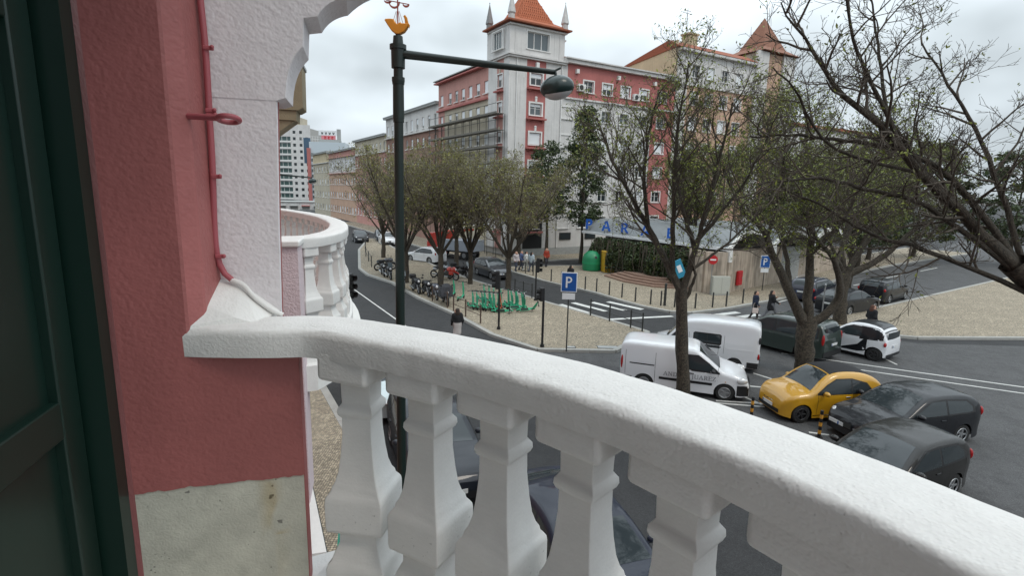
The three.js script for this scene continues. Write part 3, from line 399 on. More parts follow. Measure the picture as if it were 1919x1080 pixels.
  for (const [x, z, m] of [[0.1, 0.1, M.spire], [TW - 0.1, 0.1, M.spire], [0.1, -TD - 0.1, M.spireDark], [TW - 0.1, -TD - 0.1, M.spire]]) W('pinnacle', [cyl(0.32, 0.34, 0.5, x, E + 0.45, z, 4, 0, Math.PI / 4), cyl(0.42, 0.36, 0.12, x, E + 0.76, z, 4, 0, Math.PI / 4), cyl(0.02, 0.42, 1.9, x, E + 1.75, z, 4, 0, Math.PI / 4), sph(0.05, 0.08, 0.05, x, E + 2.75, z)], m);
  W('chimney', [bx(0.7, 2.2, 0.7, TW + 0.55, 21.4, -1.6), bx(0.95, 0.16, 0.95, TW + 0.55, 22.5, -1.6)], M.bWhite);
  // shop fronts at street level, right-hand side dark openings
  for (const x of [7.5, 11, 14.6]) { const w = W('shop_opening', bx(1.5, 0.8, 0.1, x, 2.1, 0.03), M.iron); part('pane', bx(1.3, 0.6, 0.02, x, 2.1, 0.09), M.glass, w); }
  W('entrance', bx(2.4, 3, 0.1, 3.2, 2.4, 0.03), M.black);
  // scaffolding
  const S = thing('scaffolding', 'scaffold platforms with plank decks hung along the pink street front', 'scaffolding', [CX0, 0, CZ0], RY - Math.PI / 2);
  for (const [y, a, b] of [[14.42, -17.9, -0.3], [12.82, -17.9, -0.2], [11.22, -17.9, -0.2], [9.6, -17.9, -0.2]]) { part('deck', [bx(b - a, 0.07, 0.85, (a + b) / 2, y, 0.75), bx(b - a, 0.12, 0.04, (a + b) / 2, y + 0.1, 1.16)], mat([0.16, 0.15, 0.13]), S); part('rail', [cyl(0.025, 0.025, b - a, (a + b) / 2, y + 0.95, 1.15, 6, 0, 0, Math.PI / 2)], M.iron, S); }
  const st = []; for (let x = -17.6; x < 0; x += 1.95) for (const z of [0.36, 1.13]) st.push(cyl(0.03, 0.03, 14.3, x, 7.2, z, 6)); for (const g of st) part('pole', g, M.iron, S);
}
// ---- plainer street fronts further up the left street, each a block of its own
function streetBlock(label, s0, s1, H, bands, o) {
  const g = thing('apartment_block', label, 'apartment block', [CX0 + s0 * -0.515, 0, CZ0 - s0 * 0.857], RY - Math.PI / 2);
  const L = s1 - s0, n = o.n, cs = []; for (let i = 0; i < n; i++) cs.push(-(L * (i + 0.5 + (o.shift ?? 0)) / n));
  const hs = []; for (const [a, b] of o.ys) for (const c of cs) hs.push([c - o.w / 2, c + o.w / 2, a, b]);
  for (const [y0, y1, m] of bands) part('wall', wallPanel(-L + 0.02, -0.02, y0, y1, hs), m, g);
  for (const [y0, y1, m] of bands.slice(1)) part('band', bx(L, 0.16, 0.5, -L / 2, y0, 0.12), o.trim ?? M.bWhite, g);
  part('core', bx(L - 0.7, H - 0.3, 10, -L / 2, (H - 0.3) / 2, -5.35), M.interior, g);
  part('roof', [bx(L + 0.1, 0.12, 11.4, -L / 2, H + 0.06, -5.2), bx(L + 0.1, 0.25, 0.7, -L / 2, H - 0.1, 0.1)], o.roof ?? M.concrete, g);
  hs.forEach(([a, b, c, d], i) => { windowIn(g, (a + b) / 2, (c + d) / 2, b - a, d - c, { shut: [0, 0.5, 0.25, 1, 0.75][(i * 7) % 5], bars: 0 }); });
  return g;
}
const yF = (top, n) => Array.from({ length: n }, (_, i) => [top - 1.3 - 2.9 * i, top - 2.9 * i]);
streetBlock('long white and brown apartment block next to the scaffolded front', 17.4, 38.5, 17.6, [[0, 14.42, M.bBrown], [14.42, 17.6, M.bWhite]], { n: 10, w: 0.85, ys: [[14.85, 16.3], ...yF(13.7, 4)] });
streetBlock('pale cream apartment block with small top windows beyond the brown one', 38.5, 57.5, 15.3, [[0, 12.6, M.bPinkPale], [12.6, 15.3, M.bCream]], { n: 9, w: 0.85, ys: [[12.9, 14.2], ...yF(11.7, 4)] });
streetBlock('pink and white apartment block with tall arched parapet further up the street', 57.5, 80, 14.2, [[0, 9.6, M.bOrange], [9.6, 12.9, M.bWhite], [12.9, 14.2, M.bPinkPale]], { n: 11, w: 1.1, ys: [[10.2, 12.3], ...yF(8.6, 3)], trim: M.bPinkPale });
streetBlock('narrow beige apartment block with pink strip of windows up the street', 80, 98, 14.6, [[0, 12.2, M.bCream], [12.2, 14.6, M.gable]], { n: 6, w: 1.2, ys: yF(11.4, 4) });
{ // white tower with grid windows far up the street: front turned towards us
  const g = thing('tower_block', 'tall white tower block with dark square windows and green balcony glass', 'tower block', [-113.2, -13, -255], 0.0); g.scale.set(1.08, 1.41, 1.3);
  const hs = []; for (let f = 0; f < 15; f++) { const y = 2 + f * 2.05; for (const x of [10.2, 13.0, 15.6]) if (f < 14 || x < 15) hs.push([x - 0.62, x + 0.62, y, y + 0.95]); }
  const hb = []; for (let f = 0; f < 14; f++) hb.push([2.2, 8.6, 1.8 + f * 2.05, 3.1 + f * 2.05]);
  part('wall', [wallPanel(9.0, 17, 0, 33.5, hs, 0.4)], M.bWhite, g); part('wall', [wallPanel(-14, 9.0, 0, 33.2, hb, 0.4)], M.bWhite, g);
  part('core', bx(30, 32.6, 12, 1.6, 16.3, -6.5), M.interior, g);
  for (const [a, b, c, d] of hs) { const w = piece('window', keep('tb1', () => join([bx(1.24, 0.06, 0.1, 0, 0.45, -0.2), bx(1.24, 0.06, 0.1, 0, -0.45, -0.2)])), M.iron, g, (a + b) / 2, (c + d) / 2, 0); piece('pane', keep('tb2', () => join(bx(1.2, 0.86, 0.04, 0, 0, -0.22))), M.glass, w); }
  for (const [a, b, c, d] of hb) { const w = piece('balcony_glass', keep('tb3', () => join([bx(6.4, 1.28, 0.05, 0, 0, -0.25)])), mat([0.05, 0.09, 0.085], { roughness: 0.15 }), g, (a + b) / 2, (c + d) / 2, 0); piece('post', keep('tb4', () => join([-2.1, -0.6, 1.6].map(x => bx(0.12, 1.28, 0.1, x, 0, -0.18)))), M.trim, w); piece('rail', keep('tb5', () => join(bx(6.6, 0.5, 0.2, 0, -0.92, 0.12))), M.trim, w); }
  part('penthouse', [bx(10, 2.6, 6, 8, 34.6, -4), bx(3, 1.6, 3, 9, 36.6, -4), bx(4, 3, 5, 2, 34.4, -4)], M.bCream, g);
  part('plant_room', [bx(0.9, 0.9, 0.2, 6.5, 34.7, -0.9), bx(2.4, 1.4, 1, 9.4, 37, -2.4)], M.concrete, g);
}
{ // pale office block with red fin and rooftop signs
  const g = thing('office_block', 'pale blue office block with red vertical fins and signs on its roof', 'office block', [-80.9, 0, -215], 0.12); g.scale.set(0.85, 0.82, 0.85);
  part('wall', [bx(16, 29, 12, 8.5, 14.5, -6)], mat([0.5, 0.56, 0.6], { roughness: 0.35 }), g);
  part('glazing', bx(3, 12, 1, -1.3, 25, -4), mat([0.05, 0.1, 0.16], { roughness: 0.1 }), g);
  part('fin', bx(1.5, 26, 0.8, 0.3, 13, 0.5), M.bPink, g); part('fin', bx(1.3, 19, 0.8, 4.2, 9.5, 0.6), mat([0.24, 0.06, 0.05]), g);
  for (let f = 0; f < 9; f++) { const w = part('window', bx(2.2, 1.4, 0.06, 2.3, 3 + f * 2.5, 0.04), M.paneGrey, g); }
  part('roof_plant', [bx(9, 1.4, 7, 9, 29.7, -5), bx(1.6, 6.5, 1.6, 13.2, 32.2, -4)], M.concrete, g);
  part('sign_board', rb(8, 2.5, 0.4, 8.2, 33.6, -3.4, 0.1), M.signWhite, g);
  part('sign_board', rb(6.4, 2.3, 0.4, 8.6, 31.2, -3.4, 0.1), mat([0.62, 0.22, 0.25]), g);
  const gl = []; for (let i = 0; i < 4; i++) gl.push(bx(0.28, 1.0, 0.1, 5.6 + i * 1.7, 33.4, -3.15, 0, 0, 0.25), bx(0.28, 1.0, 0.1, 6.05 + i * 1.7, 33.4, -3.15, 0, 0, -0.25)); for (let i = 0; i < 8; i += 2) part('sign_letter', gl.slice(i, i + 2), M.black, g);
  const rl = []; for (let i = 0; i < 3; i++) rl.push(bx(0.4, 1.5, 0.1, 7 + i * 1.6, 31.2, -3.14), bx(0.9, 0.3, 0.1, 7.2 + i * 1.6, 31.7, -3.15), bx(0.9, 0.3, 0.1, 7.2 + i * 1.6, 30.8, -3.15)); for (let i = 0; i < 9; i += 3) part('sign_letter', rl.slice(i, i + 3), M.signRed, g);
  const tr = []; for (let i = 0; i < 10; i++) tr.push(cyl(0.06, 0.06, 3, -6 + i * 1.2, 30.4, -4, 5)); tr.push(bx(11, 0.12, 0.12, -0.6, 31.7, -4), bx(11, 0.12, 0.12, -0.6, 30.6, -4)); part('roof_frame', tr, M.trim, g);
}
{ // cream and orange block with its own tower, behind the trees on the right
  const g = thing('apartment_block', 'cream and orange apartment block with red spire, behind the bare trees', 'apartment block', [CX0 + 22.95 * 0.857, 0, CZ0 - 22.95 * 0.515], RY);
  const L = 14.3, hs = [], ht = []; for (const c of [3.2, 5.9, 8.6, 11.4]) for (const [a, b] of [[20.9, 22.3], [17.7, 19.2], [14.7, 16.2], [11.7, 13.2], [8.7, 10.2], [5.7, 7.2]]) hs.push([c - 0.65, c + 0.65, a, b]);
  part('wall', [wallPanel(0.02, L, 19.9, 23.6, hs), wallPanel(0.02, 1.9, 0, 19.9, []), wallPanel(L + 0.02, L + 2.4, 0, 25.6, [], 0.3, 0.3), wallPanel(L + 5.6, L + 8.2, 0, 25.6, [], 0.3, 0.3)], M.bWhite, g);
  part('wall', [wallPanel(1.9, L, 0, 19.9, hs), wallPanel(L + 2.4, L + 5.6, 0, 25.6, [])], M.bOrange, g);
  part('gable_wall', [new ConvexGeometry([V(-0.3, 0, -0.02), V(-0.3, 24.7, -0.02), V(-0.3, 22.6, -11), V(-0.3, 0, -11), V(0, 0, -0.02), V(0, 24.7, -0.02), V(0, 22.6, -11), V(0, 0, -11)])], M.gable, g);
  part('core', bx(L + 7, 23, 10, L / 2 + 4, 11.6, -5.4), M.interior, g);
  part('roof', [new ConvexGeometry([V(-0.4, 23.95, 0.5), V(L, 23.95, 0.5), V(-0.4, 24.9, -1.2), V(L, 24.9, -1.2), V(L, 22.8, -11), V(-0.4, 22.8, -11)])], M.tileDark, g);
  part('cornice', [bx(L, 0.25, 0.6, L / 2, 23.75, 0.22), bx(L, 0.12, 0.2, L / 2, 19.9, 0.08)], M.bWhite, g);
  hs.forEach(([a, b, c, d], i) => windowIn(g, (a + b) / 2, (c + d) / 2, 1.3, d - c, { surround: 0.1, shut: [0, 0.5, 1, 0.3][(i * 3) % 4] }));
  part('chimney', [bx(1.5, 2.0, 1.2, 4.6, 25.5, -2.6), bx(1.8, 0.2, 1.5, 4.6, 26.5, -2.6)], M.gable, g);
  part('aerial', [cyl(0.03, 0.03, 3, 3.9, 28, -2.6, 5), bx(1.6, 0.04, 0.04, 3.9, 28.9, -2.6), bx(1.1, 0.04, 0.04, 3.9, 29.2, -2.6)], M.iron, g);
  const y0 = 25.72, x0 = L + 0.9, x1 = L + 8.3, zc = -2.6; part('spire', [new ConvexGeometry([V(x0 - 0.3, y0, 0.75), V(x1 + 0.3, y0, 0.75), V(x0 - 0.3, y0, -5.6), V(x1 + 0.3, y0, -5.6), V(x0 + 1.4, y0 + 0.9, -0.6), V(x1 - 1.4, y0 + 0.9, -0.6), V(x0 + 1.4, y0 + 0.9, -4.4), V(x1 - 1.4, y0 + 0.9, -4.4)]), new ConvexGeometry([V(x0 + 1.2, y0 + 0.6, -0.4), V(x1 - 1.2, y0 + 0.6, -0.4), V(x0 + 1.2, y0 + 0.6, -4.6), V(x1 - 1.2, y0 + 0.6, -4.6), V((x0 + x1) / 2, y0 + 5.2, zc)])], M.spireBrown, g);
  part('tower_core', [bx(x1 - x0 - 0.2, 25.6, 5.4, (x0 + x1) / 2, 12.8, -2.75)], M.bCream, g);
}
{ // further fronts beyond, seen only through the trees
  const g = thing('apartment_block', 'white apartment block at the right edge behind the evergreen trees', 'apartment block', [44, 0, -88], RY);
  const hs = []; for (let i = 0; i < 9; i++) for (const [a, b] of yF(16, 5)) hs.push([2 + i * 2.8, 3.3 + i * 2.8, a, b]);
  part('wall', wallPanel(0, 30, 0, 18, hs), M.bWhite, g); part('core', bx(29, 17.6, 9, 15, 8.8, -5.3), M.interior, g); part('roof', bx(30.4, 0.4, 11, 15, 18.2, -5), M.tileDark, g);
  hs.forEach(([a, b, c, d], i) => windowIn(g, (a + b) / 2, (c + d) / 2, 1.3, 1.3, { shut: [0, 0.5, 1][i % 3], bars: 0 }));
}
{ // low shops closing the view at the end of the left street
  const g = thing('shop_row', 'low pale shop row at the far end of the left street', 'shop row', [-78, 0, -150], 0.25); g.scale.y = 0.42; const hs = []; for (let i = 0; i < 12; i++) hs.push([2 + i * 3.2, 4 + i * 3.2, 0.3, 2.6]);
  part('wall', wallPanel(0, 42, 0, 5.2, hs), M.bWhite, g); part('core', bx(41, 5, 8, 21, 2.5, -4.5), M.interior, g); part('roof', bx(42.6, 0.4, 10, 21, 5.4, -4.6), M.concrete, g); hs.forEach(([a, b]) => { piece('awning', keep('awn', () => join(bx(2.3, 0.1, 1.0, 0, 0, 0, 0.4))), R() < 0.5 ? M.bPink : M.concrete, g, (a + b) / 2, 2.9, 0.4); });
}
// ---------------------------------------------------------------- trees
class Wood { constructor() { this.P = []; this.N = []; this.U = []; this.I = []; }
  tube(pts, r0, r1, sides, taper = 1) {
    const n = pts.length, base = this.P.length / 3; let x = V(1, 0, 0.3).normalize(), len = 0;
    for (let i = 0; i < n; i++) {
      const t = (i < n - 1 ? pts[i + 1].clone().sub(pts[i]) : pts[i].clone().sub(pts[i - 1])).normalize(); x.sub(t.clone().multiplyScalar(x.dot(t))); if (x.lengthSq() < 1e-4) x.set(0, 0, 1); x.normalize(); const y = t.clone().cross(x);
      if (i) len += pts[i].distanceTo(pts[i - 1]); const r = r0 + (r1 - r0) * Math.pow(i / (n - 1), taper);
      for (let k = 0; k < sides; k++) { const a = k / sides * Math.PI * 2, c = Math.cos(a), s = Math.sin(a), nx = x.x * c + y.x * s, ny = x.y * c + y.y * s, nz = x.z * c + y.z * s; const q = sides > 6 ? 1 + 0.09 * Math.sin(k * 2.3 + i * 1.1) : 1; this.P.push(pts[i].x + nx * r * q, pts[i].y + ny * r * q, pts[i].z + nz * r * q); this.N.push(nx, ny, nz); this.U.push(k / sides * 0.8, len); }
    }
    for (let i = 0; i < n - 1; i++) for (let k = 0; k < sides; k++) { const a = base + i * sides + k, b = base + i * sides + (k + 1) % sides; this.I.push(a, b, a + sides, b, b + sides, a + sides); }
  }
  geo() { const g = new THREE.BufferGeometry(); g.setAttribute('position', new THREE.Float32BufferAttribute(this.P, 3)); g.setAttribute('normal', new THREE.Float32BufferAttribute(this.N, 3)); g.setAttribute('uv', new THREE.Float32BufferAttribute(this.U, 2)); g.setIndex(this.I); g.userData.keep = true; return g; } }
class Leaves { constructor() { this.P = []; this.N = []; this.C = []; this.U = []; }
  add(p, s, r, col) { const n = V(r() - 0.5, r() - 0.3, r() - 0.5).normalize(), a = V(r() - 0.5, r() - 0.5, r() - 0.5).cross(n).normalize(), b = n.clone().cross(a); const l = s, w = s * 0.42; const q = [[-l, 0], [0, -w], [l, 0], [0, w]].map(([u, v]) => p.clone().addScaledVector(a, u).addScaledVector(b, v).addScaledVector(n, v ? 0.18 * s : 0)); for (const i of [0, 1, 2, 0, 2, 3]) { this.P.push(q[i].x, q[i].y, q[i].z); this.N.push(n.x, n.y, n.z); this.C.push(...col); this.U.push(0, 0); } }
  geo() { const g = new THREE.BufferGeometry(); g.setAttribute('position', new THREE.Float32BufferAttribute(this.P, 3)); g.setAttribute('normal', new THREE.Float32BufferAttribute(this.N, 3)); g.setAttribute('color', new THREE.Float32BufferAttribute(this.C, 3)); g.setAttribute('uv', new THREE.Float32BufferAttribute(this.U, 2)); g.userData.keep = true; return g; } }
const leafMat = new THREE.MeshPhysicalMaterial({ color: 0xffffff, vertexColors: true, roughness: 0.75, side: THREE.DoubleSide, transmission: 0.25, thickness: 0 });
const leafMatDark = new THREE.MeshStandardMaterial({ color: 0xffffff, vertexColors: true, roughness: 0.6, side: THREE.DoubleSide });
const curvePts = (pts, n) => new THREE.CatmullRomCurve3(pts).getPoints(n);
function bareTree(label, pos, spec) {
  const r = mulberry(spec.seed), g = thing('tree', label, 'tree', pos, spec.turn ?? 0, spec.group), wood = new Wood(), limbs = new Wood(), tw = new Wood(), lv = new Leaves();
  const leafN = spec.leaf ?? 0.25, up = spec.up ?? 0.35, tones = spec.tones ?? [[0.2, 0.23, 0.035], [0.13, 0.16, 0.03], [0.1, 0.1, 0.03]];
  const putLeaf = p => { for (let i = 0; i < 3; i++) if (r() < leafN) lv.add(p.clone().add(V(r() - 0.5, r() - 0.5, r() - 0.5).multiplyScalar(0.22)), (spec.leafSize ?? 0.045) * (0.6 + r() * 0.8), r, tones[Math.floor(r() * tones.length)]); };
  function grow(p, d, len, rad, lvl) {
    const seg = lvl >= 3 ? 3 : 4, pts = [p.clone()], dd = d.clone(); let q = p.clone();
    for (let i = 0; i < seg; i++) { dd.add(V((r() - 0.5) * 0.5, (r() - 0.5) * 0.4 + up * 0.22, (r() - 0.5) * 0.5)).normalize(); q = q.clone().addScaledVector(dd, len / seg); pts.push(q); }
    const rEnd = Math.max(0.0035, rad * 0.4); tw.tube(pts, rad, rEnd, lvl <= 1 ? 5 : 3);
    if (lvl >= spec.levels) { putLeaf(q); putLeaf(pts[2]); return; }
    const n = spec.kids?.[lvl] ?? 5;
    for (let k = 0; k < n; k++) { const t = 0.25 + 0.75 * (k + r() * 0.8) / n, f = Math.min(seg - 0.001, t * seg), i = Math.floor(f), b = pts[i].clone().lerp(pts[i + 1], f - i); const t0 = pts[i + 1].clone().sub(pts[i]).normalize(); const side = V(r() - 0.5, r() - 0.5, r() - 0.5).cross(t0).normalize(); const nd = t0.multiplyScalar(0.75).addScaledVector(side, 0.55 + r() * 0.5).add(V(0, up * 0.25, 0)).normalize(); grow(b, nd, len * (0.5 + r() * 0.3) * (1.1 - 0.4 * t), Math.max(0.005, rad * 0.5 * (1 - 0.35 * t)), lvl + 1); }
  }
  wood.tube(curvePts(spec.trunk.map(a => V(...a)), 14), spec.r, spec.rTop ?? spec.r * 0.72, 12, 0.6);
  spec.limbs.forEach((L, li) => {
    const zz = L.z ?? ((li % 2 ? 1 : -1) * (0.5 + r() * 0.9)), n = L.p.length, pts = L.p.map((a, i) => V(a[0], a[1], (a[2] ?? 0) + zz * (i / (n - 1)) ** 1.2 * (L.zr ?? 1)));
    if (L.from !== undefined) { const b = limbs.paths[L.from[0]]; pts[0] = b.getPointAt(L.from[1]); }
    const cv = new THREE.CatmullRomCurve3(pts); (limbs.paths ??= []).push(cv); const len = cv.getLength(), pp = cv.getPoints(Math.max(8, Math.round(len * 3)));
    for (let i = 2; i < pp.length; i++) pp[i].add(V((r() - 0.5) * 0.05, (r() - 0.5) * 0.05, (r() - 0.5) * 0.05));
    limbs.tube(pp, L.r, Math.max(0.012, L.r * (L.taper ?? 0.22)), 8, 0.9);
    const m = Math.round(len * (spec.density ?? 3));
    for (let k = 0; k < m; k++) { const t = (L.t0 ?? 0.25) + (1 - (L.t0 ?? 0.25)) * (k + r()) / m, b = cv.getPointAt(Math.min(1, t)), t0 = cv.getTangentAt(Math.min(1, t)); const side = V(r() - 0.5, r() - 0.5, r() - 0.5).cross(t0).normalize(); const nd = t0.clone().multiplyScalar(0.6).addScaledVector(side, 0.7 + 0.3 * r()).add(V(0, up * 0.4, 0)).normalize(); grow(b, nd, (spec.len ?? 1.7) * (0.55 + 0.7 * r()) * (1.15 - 0.45 * t), Math.min(L.r * 0.5, 0.045) * (1.1 - 0.55 * t), 0); }
  });
  if (spec.scale) { g.scale.setScalar(spec.scale); if (spec.lift) g.position.y = spec.lift; }
  part('trunk', wood.geo(), M.bark, g); part('limbs', limbs.geo(), M.bark, g);
  part('crown', tw.geo(), spec.twig ?? M.twig, g); if (lv.P.length) part('foliage', lv.geo(), leafMat, g).userData.kind = 'stuff';
  bareTree.tris = (bareTree.tris ?? 0) + tw.I.length / 3 + lv.P.length / 9; return g;
}
// automatic spreading limbs for trees whose limbs cannot be told apart
function autoLimbs(seed, y0, H, spread, n, lean = [0, 0]) { const r = mulberry(seed), out = []; for (let i = 0; i < n; i++) { const a = i / n * Math.PI * 2 + r() * 0.9, s = spread * (0.45 + 0.55 * r()) * (i % 3 == 2 ? 0.4 : 1), h = H * (0.78 + 0.22 * r()); const p = []; for (let k = 0; k <= 4; k++) { const t = k / 4; p.push([Math.cos(a) * s * Math.pow(t, 0.85) + lean[0] * t + (r() - 0.5) * 0.3 * t, y0 + (h - y0) * Math.pow(t, 0.95), Math.sin(a) * s * Math.pow(t, 0.85) + lean[1] * t + (r() - 0.5) * 0.3 * t]); } out.push({ p, r: 0.075 + 0.05 * r(), z: 0, t0: 0.22 }); } return out; }
bareTree('slender bare tree with a dark trunk standing in front of the small white van', [5.86, 0, -17.3], { seed: 11, scale: 0.945, lift: 0.38, r: 0.25, rTop: 0.19, levels: 3, kids: [4, 4, 3], density: 2.4, len: 1.75, leaf: 0.27, leafSize: 0.05, up: 0.55, tones: [[0.26, 0.3, 0.04], [0.17, 0.21, 0.04], [0.12, 0.13, 0.04]],
  trunk: [[0.08, -0.45, 0], [-0.03, 0.9, 0], [-0.15, 1.84, 0], [-0.27, 3.39, 0], [-0.32, 3.8, 0]],
  limbs: [{ p: [[-0.3, 3.6], [-0.62, 4.23], [-1.34, 5.6], [-1.92, 6.58], [-2.73, 8.06], [-3.34, 9.58]], r: 0.15, z: -1.4 }, { p: [[-1.34, 5.6], [-1.89, 7.55], [-1.83, 9.27], [-1.7, 10.2]], r: 0.08, from: [0, 0.38], z: 0.6 }, { p: [[-0.28, 3.6], [-0.02, 5.08], [0.13, 6.35], [0.31, 7.95], [0.49, 9.83]], r: 0.12, z: 1.0 }, { p: [[-0.05, 4.4], [0.7, 4.9], [1.61, 5.66], [2.44, 6.6], [3.0, 7.8]], r: 0.06, from: [2, 0.12], z: -0.9 }, { p: [[-0.62, 4.23], [-0.9, 6.33], [-1.15, 8.44], [-1.11, 10.9]], r: 0.1, from: [0, 0.1], z: 1.5 }, { p: [[-0.02, 5.08], [-0.52, 7.23], [-0.55, 9.81]], r: 0.08, from: [2, 0.24], z: -1.2 }, { p: [[0, 5], [1.2, 7.4], [1.6, 9.4]], r: 0.07, from: [2, 0.3], z: 1.7 }, { p: [[0, 5], [-2.6, 7.2], [-3.6, 8.1]], r: 0.06, from: [0, 0.42], z: 1.6 }, { p: [[-0.22, 3.2], [0.0, 3.75], [0.1, 4.15], [0.05, 4.5]], r: 0.07, z: 0.1, t0: 0.9, taper: 0.6 }] });
bareTree('thick bare tree with a forked trunk rising between the green car and the yellow car', [11.8, 0, -20.5], { seed: 12, r: 0.37, rTop: 0.34, levels: 3, kids: [4, 4, 3], density: 2.5, len: 1.9, leaf: 0.4, leafSize: 0.055, up: 0.35, tones: [[0.26, 0.3, 0.04], [0.17, 0.21, 0.04], [0.12, 0.13, 0.04]],
  trunk: [[-0.02, -0.05, 0], [-0.06, 0.6, 0], [-0.13, 1.2, 0], [-0.14, 2.2, 0]],
  limbs: [{ p: [[-0.25, 2.0], [-0.94, 3.15], [-1.78, 4.5], [-2.46, 5.72], [-3.45, 6.6], [-4.27, 7.9]], r: 0.22, z: 0.8, t0: 0.4 }, { p: [[-0.13, 2.0], [-0.18, 3.28], [-0.24, 4.95], [-0.3, 6.37], [-0.6, 7.95], [-0.74, 9.87]], r: 0.21, z: -0.7, t0: 0.4 }, { p: [[0.0, 2.1], [0.57, 2.5], [0.96, 3.3], [0.74, 4.1], [0.5, 4.59], [-0.16, 5.26], [-0.91, 6.36]], r: 0.19, z: 0.3, t0: 0.55, taper: 0.3 }, { p: [[0.5, 4.59], [1.23, 5.6], [1.87, 6.82], [2.72, 8.2]], r: 0.1, from: [2, 0.55], z: -1.4 }, { p: [[-0.94, 3.15], [-1.12, 4.72], [-1.51, 6.35], [-2.09, 7.92], [-2.3, 9.2]], r: 0.11, from: [0, 0.22], z: -1.6 }, { p: [[-0.24, 4.95], [0.36, 5.98], [0.73, 7.78], [1, 9.4]], r: 0.1, from: [1, 0.35], z: 1.6 }, { p: [[0, 5], [-2.2, 7.2], [-2.8, 9.2]], r: 0.08, from: [0, 0.55], z: 2 }, { p: [[0, 5], [-1.8, 8.2], [-1.6, 9.9]], r: 0.07, from: [1, 0.5], z: -2 }] });
bareTree('bare tree at the right edge whose long branches reach across the sky', [9.6, 0, -9.95], { seed: 13, scale: 0.88, lift: 0.84, r: 0.32, rTop: 0.24, levels: 3, kids: [4, 4, 2], density: 2.3, len: 1.25, leaf: 0.07, up: 0.15, leafSize: 0.04,
  trunk: [[2.1, -1.0, 0], [2.0, 1.6, 0], [1.6, 3.23, 0], [0.9, 4.7, 0], [-0.3, 5.7, 0]],
  limbs: [{ p: [[-0.2, 5.6], [-1.3, 6.5], [-2.55, 7.46], [-3.45, 8.3], [-4.53, 9.05], [-5.27, 9.84], [-5.98, 10.57]], r: 0.133, taper: 0.07, z: 0.4, t0: 0.2 }, { p: [[0.2, 5.3], [-1.95, 7.5], [-3.08, 8.02], [-4.08, 8.16], [-5.08, 8.26], [-5.94, 8.22]], r: 0.078, z: -0.5, t0: 0.2 }, { p: [[0.3, 5.2], [-2.46, 6.87], [-3.84, 7.2], [-4.97, 7.36], [-6.06, 7.22]], r: 0.066, z: 0.5, t0: 0.25 }, { p: [[0.8, 4.8], [-2.08, 5.92], [-3.26, 6.24], [-4.23, 6.77], [-5.16, 7.14]], r: 0.062, z: -0.4, t0: 0.25 }, { p: [[-2.55, 7.46], [-3.22, 8.62], [-3.51, 10.03], [-3.8, 11.38]], r: 0.058, from: [0, 0.25], z: -0.6 }, { p: [[-3.45, 8.3], [-4.17, 9.62], [-4.73, 10.59], [-5.06, 11.54]], r: 0.047, from: [0, 0.48], z: 0.7 }, { p: [[0.1, 5.4], [-1.2, 8.34], [-2.37, 10.25]], r: 0.070, z: -0.8 }, { p: [[0, 0], [-4.6, 8.0], [-5.6, 9.0], [-6.2, 9.3]], r: 0.039, from: [0, 0.4], z: 0.9 }, { p: [[0.4, 5.2], [0.8, 7.4], [1.4, 9.4]], r: 0.078, z: 0.6 }] });
bareTree('bare tree on the corner pavement beside the slim parking sign', [18.1, 0.1, -28.8], { seed: 14, r: 0.36, rTop: 0.29, levels: 3, kids: [4, 4, 3], density: 2.1, len: 2.0, leaf: 0.4, up: 0.35, leafSize: 0.06,
  trunk: [[0.07, -0.05, 0], [0.0, 0.8, 0], [-0.05, 1.51, 0], [0.01, 2.95, 0]],
  limbs: [{ p: [[0.05, 2.7], [1.55, 3.61], [2.8, 4.94], [3.74, 6.24], [4.4, 7.6]], r: 0.2, z: 0.8, t0: 0.4 }, { p: [[0, 2.7], [-0.25, 4.15], [0.05, 6.16], [-0.54, 8.38], [-0.6, 9.6]], r: 0.16, z: -1, t0: 0.3 }, { p: [[0.02, 2.8], [0.81, 4.75], [1.38, 6.75], [1.62, 8.97]], r: 0.17, z: 1.2, t0: 0.3 }, { p: [[0, 2.7], [-1.2, 4.6], [-2.0, 6.4], [-2.4, 8.4]], r: 0.12, z: 0.6 }, { p: [[0, 3], [2.6, 6.6], [3.2, 8.6]], r: 0.1, from: [2, 0.3], z: -1.6 }] });
// island and far trees: brownish bare crowns
const isl = [[-5.1, -37.4, 9.6, 0.24, 'bare tree on the scooter island with a straight trunk, between parked motorbikes'], [-3.1, -38.7, 9.2, 0.2, 'bare tree on the island just left of the green scooters'], [-0.3, -36.6, 9.0, 0.22, 'bare tree behind the green scooters, nearest the middle road'], [-7.8, -38.6, 9.4, 0.24, 'bare tree on the island hidden behind the street lamp post'], [-9.6, -45.5, 9.6, 0.24, 'bare tree at the far end of the motorbike row'], [-12.8, -52.5, 9.5, 0.24, 'leftmost bare tree on the island, reaching over the street'], [-5.2, -48.8, 9.5, 0.24, 'bare tree across the middle road beside the red truck'], [0.5, -50.2, 9.2, 0.26, 'leaning bare tree on the square behind the group of people']];
isl.forEach(([x, z, H, r, label], i) => bareTree(label, [x, 0.1, z], { seed: 40 + i, r, levels: 3, kids: [4, 3, 3], density: 1.65, len: 1.9, leaf: 0.34, leafSize: 0.065, up: 0.42, tones: [[0.2, 0.2, 0.05], [0.17, 0.15, 0.06], [0.13, 0.115, 0.06], [0.26, 0.26, 0.05]], twig: M.twigPale, trunk: [[0, -0.1, 0], [0.05, 1.2, 0], [0.02, 2.4, 0.02]], limbs: autoLimbs(300 + i, 2.2, H - 0.4, 4.1, 10), group: 'bare trees on the scooter island and the square' }));
